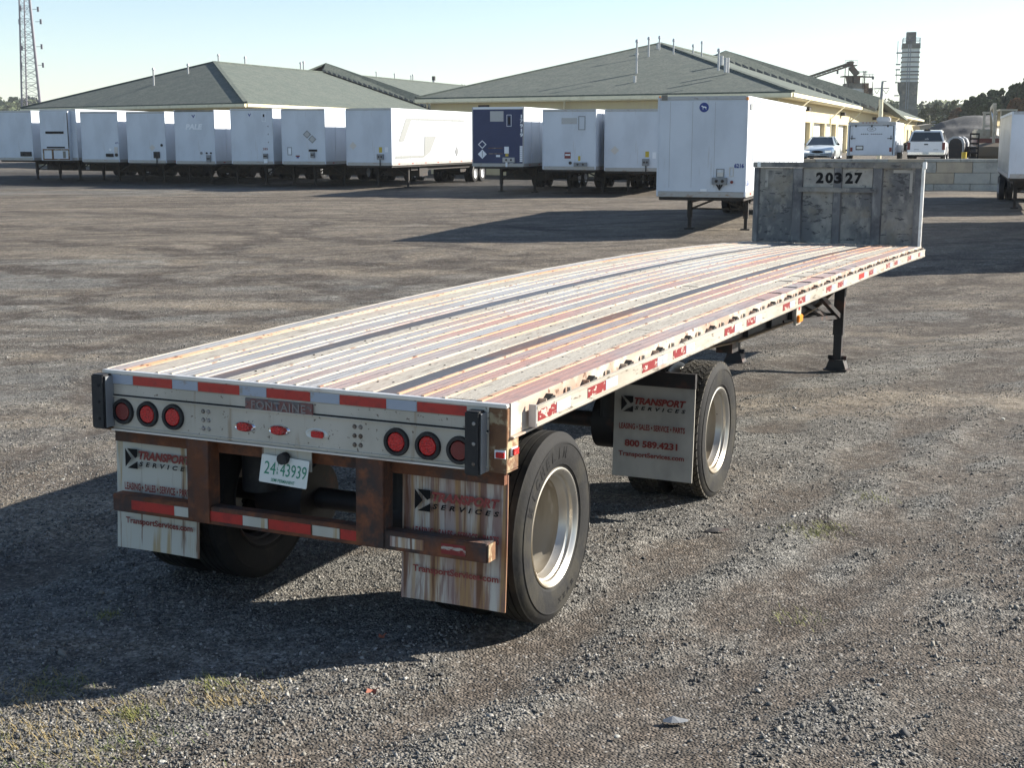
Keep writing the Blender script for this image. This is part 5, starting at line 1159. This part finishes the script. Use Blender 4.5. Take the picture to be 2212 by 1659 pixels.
# ------------------------------------------------------------------ gravel pile
def heap(name, label, pts, Y0, depth, mat_, seed):
    xs = np.linspace(pts[0][0], pts[-1][0], 240); tops = np.interp(xs, [p[0] for p in pts], [p[1] for p in pts])
    vs = []; rows_ = 60
    for j in range(rows_):
        f = j / (rows_ - 1); prof = math.sin(min(1, f / .55) * math.pi / 2) if f < .55 else 1 - ((f - .55) / .45) ** 1.3
        for xx_, ty in zip(xs, tops):
            Yr = Y0 + depth * .55; c_ = at(xx_, ty, Yr); x_ = c_.x * (1 + (f - .55) * .05); H_ = c_.z - .2
            y_ = Y0 + depth * f + 1 * noise.noise(Vector((x_ * .06, f * 2, seed)))
            z_ = .2 + H_ * (min(1, f / .55) if f < .55 else prof) + (.35 * noise.noise(Vector((x_ * .12, y_ * .12, seed))) + .22 * noise.noise(Vector((x_ * .5, y_ * .5, seed)))) * (1 if 0 < j < rows_ - 1 else 0) * min(1, f * 3)
            vs.append((x_, y_, z_ if j else .1))
    n_ = len(xs); me = bpy.data.meshes.new(name); me.from_pydata(vs, [], [(j*n_+i, j*n_+i+1, (j+1)*n_+i+1, (j+1)*n_+i) for j in range(rows_-1) for i in range(n_-1)])
    me.polygons.foreach_set('use_smooth', [True] * len(me.polygons)); me.materials.append(mat_)
    o = bpy.data.objects.new(name, me); COL.objects.link(o); return o
hp = heap('gravel_pile', '', [(1955,312),(1985,296),(2010,279),(2035,266),(2060,257),(2085,252),(2110,250),(2140,250),(2180,252),(2230,257),(2300,275),(2400,310)], 120, 34, M['pile'], 4)
tag(hp, 'long grey heap of crushed stone behind the parked pickup', 'gravel heap')
# ------------------------------------------------------------------ concrete plant
def sx(z): return 1803.2 + .1848 * z
def sy(z): return 42.9 + .1848 * z
YS_ = 262
base = at(sx(855), sy(1060), YS_); zg = -1.0
silo_w = (at(sx(968), 200, YS_).x - at(sx(772), 200, YS_).x)
st = empty('silo_tower', frame((base.x, base.y, zg), 14), 'tall square concrete plant tower banded in grey with a stack on top', 'tower')
zz = lambda z: at(sx(855), sy(z), YS_).z - zg
hw = silo_w / 2 * .97
MB().box(-hw, hw, 0, hw*2, zz(730), zz(268)).build('shaft', M['silo'], st)
for z in (322, 374, 432, 487, 545, 600, 637, 685, 727): MB().box(-hw - .14, hw + .14, -.14, hw*2 + .14, zz(z) - .11, zz(z) + .11).build('band', M['silo_dark'], st)
MB().box(-hw - .12, hw + .12, -.12, hw*2 + .1, zz(320), zz(268)).build('top_collar', M['silo_dark'], st)
MB().box(-.95, .85, 1.0, 3.0, zz(268), zz(132)).build('stack', M['silo_dark'], st)
MB().box(-hw*1.02, hw*1.02, -.1, hw*2, zz(1040), zz(733)).build('lower_shaft', M['silo_dark'], st)
MB().prism([(-hw*1.02, .4, zz(735)), (-hw*1.35, .4, zz(735)), (-hw*1.3, .4, zz(820)), (-hw*1.02, .4, zz(880))], (0, 3, 0)).build('side_hopper', M['silo_dark'], st)
MB().box(-hw*1.15, hw*1.2, -.6, hw*2 + .5, 0, zz(1040)).build('plinth', M['silo_dark'], st)
for x in (-.55, -.15): MB().box(x, x + .12, -.40, -.26, 2, zz(280)).build('ladder_rail', M['galv'], st)
for z in (375, 512, 572, 635, 725, 878): MB().box(-hw - 1.1, -hw - .23, .2, 1.6, zz(z) - .12, zz(z) + .06).build('platform', M['lattice'], st)
for za, zb2 in ((572, 635), (640, 722), (380, 510), (240, 372)): MB().box(-hw - .95, -hw - .85, .3, .4, zz(zb2), zz(za)).build('platform_post', M['lattice'], st)
for x in (-hw, -hw*.5, 0, hw*.5, hw + .05):
    for y in (-.1, hw*2): MB().box(x - .04, x + .04, y, y + .08, zz(268), zz(207)).build('railing_post', M['lattice'], st)
for z in (207, 236):
    for y in (-.1, hw*2): MB().box(-hw, hw, y + .001, y + .07, zz(z) - .04, zz(z) + .04).build('railing_bar', M['lattice'], st)
    for x in (-hw, hw): MB().box(x - .03, x + .03, 0, hw*2, zz(z) - .04, zz(z) + .04).build('railing_bar', M['lattice'], st)
YP = 236
cp = empty('conveyor_plant', Matrix.Identity(4), 'rusty aggregate plant with a sloping conveyor, hoppers and catwalks behind the roof', 'plant')
def p_(zx, zy, dy=0): return at(sx(zx), sy(zy), YP + dy)
def pbox(name, x0, y0, x1, y1, dep, m, dy=0):
    a = p_(x0, y1, dy); b_ = p_(x1, y0, dy); return MB().box(a.x, b_.x, a.y, a.y + dep, a.z, b_.z).build(name, M[m], cp)
far_c = (-330, 668)
for dz in (0, 34):
    for dy in (0, 2.2): MB().bar(p_(far_c[0], far_c[1] + dz, dy), p_(200, 490 + dz, dy), .28, .28).build('conveyor_rail', M['plant_rust'], cp)
for i in range(18):
    f = i / 18; x = far_c[0] + (200 - far_c[0]) * f; y = far_c[1] + (490 - far_c[1]) * f
    MB().bar(p_(x, y), p_(x + (14 if i % 2 else 28), y + 34 - 6), .14).build('conveyor_brace', M['plant_rust'], cp)
MB().bar(p_(far_c[0], far_c[1] + 12, 1.1), p_(215, 498, 1.1), 1.9, .12).build('conveyor_belt', M['dark_steel'], cp)
pbox('head_platform', 110, 522, 265, 534, 3, 'plant_rust'); pbox('head_drum', 175, 478, 222, 522, 2.4, 'plant_rust')
for x in (122, 190, 262): pbox('railing_post', x, 465, x + 4, 522, .15, 'lattice')
pbox('railing_bar', 122, 465, 266, 469, .12, 'lattice')
for x in (118, 160, 330, 352): pbox('tower_leg', x, 540 if x < 200 else 590, x + 8, 790, .4, 'plant_rust')
MB().bar(p_(185, 545), p_(262, 640), .9, .9).build('chute', M['plant_rust'], cp)
pbox('catwalk', 112, 648, 335, 660, 3, 'plant_rust'); pbox('catwalk', 330, 655, 460, 663, 2.5, 'plant_rust'); pbox('catwalk', 330, 800, 455, 806, 2.5, 'lattice'); pbox('catwalk', 420, 858, 460, 866, 2, 'lattice')
for a, b_ in ((165, 205), (222, 300)):
    q = [p_(a, 660), p_(b_, 660), p_(b_ - 4, 735), p_(a + 14 if a < 200 else a + 2, 735)]; MB().prism(q, (0, 2.4, 0)).build('hopper', M['plant_rust'], cp)
pbox('tank', 155, 735, 342, 800, 4, 'silo_dark', .5); pbox('tank_base', 158, 800, 342, 900, 4, 'silo', .5); pbox('rusty_bin', 345, 735, 400, 905, 3, 'post_rust'); pbox('rusty_bin', 402, 790, 448, 905, 3, 'plant_rust', .5)
for x in (282, 332, 372, 405, 440):
    pbox('railing_post', x, 590 if x < 400 else 632, x + 4, 655, .15, 'lattice')
for z in (592, 608): pbox('railing_bar', 262, z, 385, z + 5, .12, 'lattice')
for z in (630, 668): pbox('railing_bar', 330, z, 465, z + 4, .12, 'lattice')
pbox('plant_post', 438, 720, 450, 890, .3, 'lattice'); pbox('lamp_head', 440, 665, 462, 692, .5, 'lattice'); pbox('plant_post', 345, 600, 352, 735, .3, 'lattice'); pbox('lamp_head', 30, 590, 45, 628, .6, 'lattice')
# small loading hopper at the far end of the warehouse
lh = empty('feed_hopper', Matrix.Identity(4), 'small dark feed hopper on legs past the far end of the warehouse', 'hopper')
def hbox(n_, x0, y0, x1, y1, m, d=3): a = at(sx(x0), sy(y1), 170); b_ = at(sx(x1), sy(y0), 170); return MB().box(a.x, b_.x, a.y, a.y + d, a.z, b_.z).build(n_, M[m], lh)
MB().prism([at(sx(985), sy(1235), 170), at(sx(1150), sy(1210), 170), at(sx(1120), sy(1262), 170), at(sx(1000), sy(1290), 170)], (0, 3, 0)).build('hopper_bin', M['silo_dark'], lh)
for x in (1080, 1105): hbox('hopper_leg', x, 1250, x + 10, 1420, 'silo_dark', .5)
hbox('rail_bar', 1130, 1185, 1180, 1192, 'galv', .2); hbox('rail_bar', 1130, 1215, 1180, 1222, 'galv', .2); hbox('hopper_post', 1112, 1130, 1118, 1220, 'galv', .2); hbox('hopper_arm', 1085, 1098, 1118, 1110, 'silo_dark', .4)
# utility pole in front of the roof
up_ = empty('utility_pole', Matrix.Translation(at(1902, 262, 86).xyz), 'tall steel utility pole with one thin cross-arm and V braces', 'pole')
o0 = at(1902, 262, 86); pt = at(1906.5, 175, 86); pm_ = at(1903.5, 214, 86)
MB().tube((0, 0, LOTZ - o0.z), pm_ - o0, .16, 10, .13).build('pole', M['trim'], up_, smooth=True)
MB().tube(pm_ - o0, pt - o0, .10, 10, .07).build('pole_top', M['grey'], up_, smooth=True)
ca_ = at(1905, 190, 86) - o0; l_ = at(1888, 191, 86) - o0; r2_ = at(1921, 189.5, 86) - o0
MB().bar(l_, r2_, .06).build('cross_arm', M['lattice'], up_); MB().bar(pt - o0, at(1915, 175.3, 86) - o0, .05).build('cross_arm', M['lattice'], up_)
for a, b_, c_ in ((1889, 1894, 1899.5), (1908.5, 1914, 1920)):
    MB().bar(at(a, 194, 86) - o0, at(b_, 202, 86) - o0, .03).bar(at(b_, 202, 86) - o0, at(c_, 192.5, 86) - o0, .03).build('v_brace', M['lattice'], up_)
# ------------------------------------------------------------------ lattice mast at the left
YM = 400
mast = empty('lattice_mast', Matrix.Identity(4), 'tall lattice radio mast with small antennas at the far left', 'mast')
legs = [(at(40, -60, YM), at(49, 300, YM)), (at(51, -60, YM + 7), at(59.5, 300, YM + 7)), (at(58, -60, YM + 1), at(94.5, 300, YM + 1))]
for i, (a, b_) in enumerate(legs): MB().tube(b_, a, (.30, .26, .46)[i], 8, (.24, .20, .38)[i]).build('mast_leg', M['lattice'], mast)
N_ = 26
for i in range(N_):
    f0, f1 = i / N_, (i + 1) / N_; q = MB()
    for j in range(3):
        a, b_ = legs[j], legs[(j + 1) % 3]
        p0 = a[0].lerp(a[1], f0); q0_ = b_[0].lerp(b_[1], f0); p1 = a[0].lerp(a[1], f1); q1_ = b_[0].lerp(b_[1], f1)
        q.bar(p0, q0_, .11); q.bar(p0, q1_, .09); 
        if i % 2: q.bar(q0_, p1, .09)
    q.build('mast_bracing', M['lattice'], mast)
for x, y, s in ((44,17,0), (82,19,1), (42,46,0), (88,46,1), (47,103,0), (90,100,1), (46,142,0), (93,140,1)):
    a = at(x, y, YM); MB().box(a.x - .28, a.x + .28, a.y - .15, a.y + .15, a.z - .7, a.z + .7).build('antenna', M['lattice'], mast); MB().bar(a, a + Vector((1.2 if not s else -1.6, 0, 0)), .12).build('antenna_arm', M['lattice'], mast)
# ------------------------------------------------------------------ far woods and trees
def leafmat(name, c1, c2, c3=None, scale=.3):
    m = bpy.data.materials.new(name); m.use_nodes = True; t = m.node_tree; N = t.nodes; L = t.links; b = N['Principled BSDF']; b.inputs['Roughness'].default_value = .8; b.inputs['Specular IOR Level'].default_value = .2
    a = N.new('ShaderNodeAttribute'); a.attribute_name = 'tone'; r = N.new('ShaderNodeValToRGB'); e = r.color_ramp.elements
    e[0].color = L3(c1); e[1].color = L3(c2)
    if c3: q = e.new(.93); q.color = L3(c2); e[-1].color = L3(c3)
    L.new(a.outputs['Fac'], r.inputs[0]); L.new(r.outputs[0], b.inputs['Base Color']); return m
LEAF = {'dark': leafmat('leaf_dark', (.018,.034,.018), (.058,.088,.038)), 'olive': leafmat('leaf_olive', (.055,.070,.030), (.13,.14,.062)), 'rust': leafmat('leaf_rust', (.06,.045,.022), (.18,.085,.03)),
        'haze': leafmat('leaf_far', (.050,.072,.038), (.115,.135,.07), (.16,.12,.06)), 'yellow': leafmat('leaf_yellow', (.12,.11,.04), (.22,.19,.07))}
def leaves(blobs, n, size, seed, name, m, parent=None, conifer=False):
    r = np.random.default_rng(seed); wts = np.array([b[3]*b[4]*b[5] for b in blobs]) ** .67; k = r.choice(len(blobs), n, p=wts / wts.sum())
    B = np.array(blobs)[k]; d = r.normal(0, 1, (n, 3)); d /= np.linalg.norm(d, axis=1)[:, None]; rr = .55 + .5 * r.random(n) ** .6
    c = B[:, :3] + d * B[:, 3:6] * rr[:, None]
    a = r.normal(0, 1, (n, 3)); a /= np.linalg.norm(a, axis=1)[:, None]; b = np.cross(a, r.normal(0, 1, (n, 3))); b /= np.linalg.norm(b, axis=1)[:, None]
    s = size * (.6 + .8 * r.random(n))[:, None]
    v = np.stack([c - a*s - b*s*.6, c + a*s - b*s*.4, c + a*s*.5 + b*s, c - a*s*.6 + b*s*.7], 1).astype('f')
    me = bpy.data.meshes.new(name); me.vertices.add(n*4); me.vertices.foreach_set('co', v.ravel()); me.loops.add(n*4); me.loops.foreach_set('vertex_index', np.arange(n*4, dtype='i'))
    me.polygons.add(n); me.polygons.foreach_set('loop_start', np.arange(0, n*4, 4, dtype='i')); me.polygons.foreach_set('loop_total', np.full(n, 4, dtype='i')); me.update(calc_edges=True)
    tn = (r.random(len(blobs))[k] * .6 + r.random(n) * .4); at_ = me.attributes.new('tone', 'FLOAT', 'POINT'); at_.data.foreach_set('value', np.repeat(tn, 4).astype('f'))
    me.materials.append(m); o = bpy.data.objects.new(name, me); COL.objects.link(o)
    if parent: o.parent = parent
    return o
def tree(x, ytop, ybase, Y, wpx, m, label, seed, kind='round', n=1400, zb=None):
    r = random.Random(seed); top = at(x, ytop, Y); bs = at(x, ybase, Y); bs.z = bs.z if zb is None else zb; H_ = top.z - bs.z; Wm = wpx / FPX * Y * 1.02
    t_ = empty('tree', Matrix.Translation(bs), label, 'tree', 'trees on the rise at the right edge')
    tr = MB(); lean = r.uniform(-.03, .03) * H_
    tr.tube((0,0,-1), (lean, 0, H_*.55), H_*.025, 7, H_*.014); tr.tube((lean, 0, H_*.55), (lean*1.3, 0, H_*.9), H_*.014, 6, H_*.004)
    for i in range(7):
        an_ = r.uniform(0, 6.28); z0 = H_*r.uniform(.3,.7); l = Wm*r.uniform(.25,.42); tr.tube((lean*z0/H_,0,z0), (lean + l*math.cos(an_), l*math.sin(an_), z0 + l*.6), H_*.009, 5, H_*.003)
    tr.build('trunk', M['bark'], t_)
    bl = []
    if kind == 'round':
        for i in range(16):
            an_ = r.uniform(0, 6.28); ph = r.uniform(.25, .88); rd_ = Wm*.5*math.sin(min(1, (1.08-ph)*1.5)*1.5)*r.uniform(.35,.9); s_b = Wm*r.uniform(.13,.24)
            bl.append((lean + rd_*math.cos(an_), rd_*math.sin(an_), H_*ph, s_b, s_b, s_b*.75))
        bl.append((lean, 0, H_*.9, Wm*.14, Wm*.14, H_*.09))
    else:
        for i in range(26):
            ph = .18 + .8*i/26; rd_ = Wm*.5*(1.05-ph)*r.uniform(.5,1.1); an_ = r.uniform(0, 6.28); bl.append((lean*ph + rd_*.6*math.cos(an_), rd_*.6*math.sin(an_), H_*ph, rd_*.6+.25, rd_*.6+.25, H_*.035))
    leaves(bl, n, H_ * .022 + .12, seed, 'crown', LEAF[m], t_)
def hillside(name, pts, Y, depth, col_, drop=9, hgt=6):
    drop = hgt * 1.15 / (Y + depth) * 2924 if hgt else drop
    xs = np.linspace(pts[0][0], pts[-1][0], 60); tops = np.interp(xs, [p[0] for p in pts], [p[1] for p in pts]); vs = []
    for j, (f, h) in enumerate(((0, 0), (.35, .45), (.7, .85), (1, 1), (1.5, 1), (2.2, .3))):
        for xx_, ty in zip(xs, tops):
            c_ = at(xx_, ty + drop, Y + depth); vs.append((c_.x * (1 + (f-1)*.1), Y + depth * f, -1 + (c_.z + 1) * h))
    n_ = len(xs); me = bpy.data.meshes.new(name); me.from_pydata(vs, [], [(j*n_+i, j*n_+i+1, (j+1)*n_+i+1, (j+1)*n_+i) for j in range(5) for i in range(n_-1)]); me.materials.append(LEAF['haze'])
    o = bpy.data.objects.new(name, me); COL.objects.link(o); o['kind'] = 'structure'; return o
def wood(pts, Y, depth, n, size, m, label, seed, hgt=7):
    r = random.Random(seed); bl = []
    for i in range(n):
        f = r.random(); x = pts[0][0] + (pts[-1][0] - pts[0][0]) * r.random(); ty = np.interp(x, [p[0] for p in pts], [p[1] for p in pts]) + hgt * 1.2 / (Y + depth) * 2924
        c_ = at(x, ty, Y + depth); g = (.05 + .95 * f); zz_ = -1 + (c_.z + 1) * (g ** .8); s_b = r.uniform(.6, 1.1) * hgt
        bl.append((c_.x * (1 + (f-1)*.1), Y + depth * f, zz_ + s_b * .5, s_b * .75, s_b * .75, s_b * .7))
    return tag(leaves(bl, n * 130, size, seed, 'woodland', LEAF[m], None), label, 'woods', kind='stuff')
hr_ = [(1840,212),(1880,216),(1905,207),(1930,214),(1950,222),(1990,226),(2010,212),(2030,218),(2060,215),(2090,213),(2120,212),(2160,208),(2230,200),(2320,196)]
hillside('hill', hr_, 340, 90, None); wood(hr_, 340, 90, 420, .50, 'haze', 'hazy autumn woodland covering the far hill at the right', 5, 6)
hl_ = [(-120,205),(0,205),(30,208),(60,211),(100,214),(160,222),(240,228)]
hillside('hill', hl_, 520, 120, None, 7, 7); wood(hl_, 520, 120, 260, 1.0, 'haze', 'low wooded ridge behind the mast at the far left', 6, 7)
hm_ = [(900,200),(960,190),(985,187),(1003,183),(1020,190),(1060,196),(1120,205)]
hillside('hill', hm_, 560, 100, None, 7, 7); wood(hm_, 560, 100, 150, 1.0, 'haze', 'strip of wooded ridge showing between the two warehouses', 7, 7)
tl = [(2098,207,262,215,40,'dark','round'), (2068,232,272,225,36,'rust','round'), (2118,200,262,205,44,'dark','round'), (2140,193,262,210,42,'dark','round'), (2085,215,268,222,34,'dark','conifer'),
      (2160,190,262,200,46,'dark','round'), (2180,182,262,206,44,'dark','conifer'), (2196,178,262,196,50,'dark','round'), (2212,160,262,188,42,'dark','conifer'), (2236,170,262,200,60,'dark','round'), (2270,165,262,210,60,'dark','round'),
      (2192,212,266,178,30,'rust','round'), (2222,200,262,176,40,'rust','round'), (2150,210,266,185,34,'dark','round'), (2045,228,270,250,34,'olive','round'), (2022,222,268,262,36,'olive','round'), (2056,216,268,268,30,'olive','round'), (2000,232,272,255,36,'olive','round'), (2128,216,268,188,36,'dark','round')]
lb = {0:'dark tree left of the tallest evergreens on the rise', 1:'small rust-coloured tree at the left foot of the dark evergreens', 2:'dark bushy tree in the middle of the evergreen stand', 3:'dark round tree just right of the middle of the stand', 4:'slender dark conifer at the left end of the stand',
      5:'broad dark tree below the ridge of the stand', 6:'pointed dark conifer breaking the skyline of the stand', 7:'large dark tree next to the right picture edge', 8:'tallest ragged conifer at the right picture edge', 9:'dark tree crossing the right picture edge', 10:'dark tree just outside the right picture edge',
      11:'orange-brown tree low in front of the evergreens', 12:'rust-red tree at the right picture edge', 13:'dark shrubby tree above the gravel pile', 14:'olive tree above the dip in the gravel pile', 15:'olive tree right of the silo tower', 16:'small olive tree on the skyline left of the evergreens', 17:'olive tree close beside the silo tower', 18:'dark low tree above the gravel pile crest'}
for i, (x, yt, yb, Y, wpx, m, k) in enumerate(tl): tree(x, yt, yb, Y, wpx, m, lb[i], 40 + i, k, 2000, zb=2.6 + (x - 2000) * .012)
hillside('hill', [(1985,262),(2050,268),(2120,262),(2200,258),(2400,255)], 165, 70, None, 6, 0)
# ------------------------------------------------------------------ litter and weeds in the yard
def gp(x, y):
    d = ray(x, y); t_ = 1.0
    for _ in range(60):
        p = EYE + d * t_; t_ += (p.z - gz(p.x, p.y)) / max(.05, -d.z) * .8
    return EYE + d * t_
for i, (x, y, lab) in enumerate(((805, 1497, 'dry reddish leaf on the gravel below the trailer shadow'), (826, 1378, 'small red leaf on the gravel nearer the shadow edge'))):
    p = gp(x, y); a = .045 - i * .015; n = 11; pts = []
    for j in range(n): t_ = 2*math.pi*j/n; rr_ = a * (1 if j % 2 else .55); pts.append((rr_*math.cos(t_), rr_*math.sin(t_)*.8, .014 + .012*math.cos(2*t_)))
    b = MB(); b.add([(0,0,.012)] + pts, [(0, j+1, (j+1) % n + 1) for j in range(n)])
    o = b.build('fallen_leaf', mat('dry_leaf%d' % i, (.25,.07,.035), .7), None, fix=False); o.matrix_basis = Matrix.Translation(p); tag(o, lab, 'leaf')
p = gp(1458, 1558); o = MB().loft([[(-.055,-.012,.0),(-.055,.016,.0),(-.055,.0,.008)], [(-.02,-.024,.0),(-.015,.026,.0),(-.01,.006,.022)], [(.02,-.02,.0),(.025,.02,.0),(.02,.004,.014)], [(.06,-.008,.0),(.06,.012,.0),(.06,.004,.006)]]).build('flat_stone', M['grey'], None); o.matrix_basis = Matrix.Translation(p); tag(o, 'bluish flat stone lying on the gravel in the foreground', 'stone')
for x, y, lab, sz in ((352, 1650, 'white stone at the bottom edge left of centre', .024), (1332, 1591, 'pale stone in the gravel at the bottom middle', .014), (2167, 905, 'white stone on open gravel at the right', .022), (136, 1036, 'white pebble on the gravel left of the trailer', .014)):
    p = gp(x, y); bm = bmesh.new(); bmesh.ops.create_icosphere(bm, subdivisions=2, radius=sz)
    for v in bm.verts: v.co *= 1 + .5*noise.noise(v.co*40 + Vector((x, 0, 0))); v.co.z *= .5
    me = bpy.data.meshes.new('stone'); bm.to_mesh(me); bm.free(); me.materials.append(M['concrete']); o = bpy.data.objects.new('stone', me); COL.objects.link(o); o.location = p; tag(o, lab, 'stone')
def weeds(pts, label, seed, m):
    r = random.Random(seed); b = MB()
    for x, y, n, sp in pts:
        c_ = gp(x, y)
        for i in range(n * 3):
            ang, l = r.uniform(0, 6.28), r.uniform(.015, .065); px_, py_ = c_.x + r.gauss(0, sp), c_.y + r.gauss(0, sp); z_ = gz(px_, py_); w2 = .0022
            dx, dy = math.cos(ang), math.sin(ang); b.add([(px_ - dy*w2, py_ + dx*w2, z_), (px_ + dy*w2, py_ - dx*w2, z_), (px_ + dx*l*.7, py_ + dy*l*.7, z_ + l*r.uniform(.2, .8))], [(0,1,2)])
    return tag(b.build('weeds', m, None, fix=False), label, 'weeds', kind='stuff')
weeds([(60,1500,160,.16), (280,1540,90,.10), (160,1640,200,.20), (470,1522,60,.06), (40,1600,160,.15), (300,1600,80,.12), (480,1500,60,.10), (560,1495,40,.1), (130,1480,60,.1)], 'straw coloured weeds creeping over the gravel at lower left', 2, mat('weed_straw', (.26,.20,.09), .8, layers=[((.10,.13,.03), 3, U, .45, .55)]))
weeds([(1735,1150,150,.10), (1790,1140,60,.08), (1880,1075,50,.1), (280,1547,50,.04), (235,1330,30,.04), (460,1480,30,.05), (1720,1340,40,.1), (600,882-40,60,.1), (305,860,60,.12)], 'yellow-green moss and weeds in small patches on the yard', 3, mat('weed_green', (.16,.17,.04), .8))
# flat dark clods
for x, y, lab in ((1548, 1147, 'dark flat clod of mud in the wheel tracks'), (1420, 615, 'dark scrap on the yard')):
    if x == 1420: continue
    p = gp(x, y); o = MB().loft([[(-.09,-.015,.0),(-.09,.015,.0),(-.09,.0,.006)], [(-.03,-.025,.0),(-.02,.02,.0),(-.02,.0,.03)], [(.03,-.015,.0),(.04,.03,.0),(.03,.01,.018)], [(.09,-.01,.0),(.09,.01,.0),(.09,.0,.01)]]).build('mud_clod', M['frame'], None, smooth=True); o.matrix_basis = Matrix.Translation(p) @ Matrix.Rotation(.2, 4, 'Z'); tag(o, lab, 'clod')

# ------------------------------------------------------------------ air
hz = bpy.data.materials.new('haze_air'); hz.use_nodes = True; t = hz.node_tree; t.nodes.clear()
vo = t.nodes.new('ShaderNodeVolumePrincipled'); vo.inputs['Color'].default_value = (.90, .95, 1, 1); vo.inputs['Density'].default_value = .00016; vo.inputs['Anisotropy'].default_value = .2
mo = t.nodes.new('ShaderNodeOutputMaterial'); t.links.new(vo.outputs[0], mo.inputs['Volume'])
o = MB().box(-1600, 1600, -60, 2600, -4, 75).build('haze', hz); o['kind'] = 'stuff'
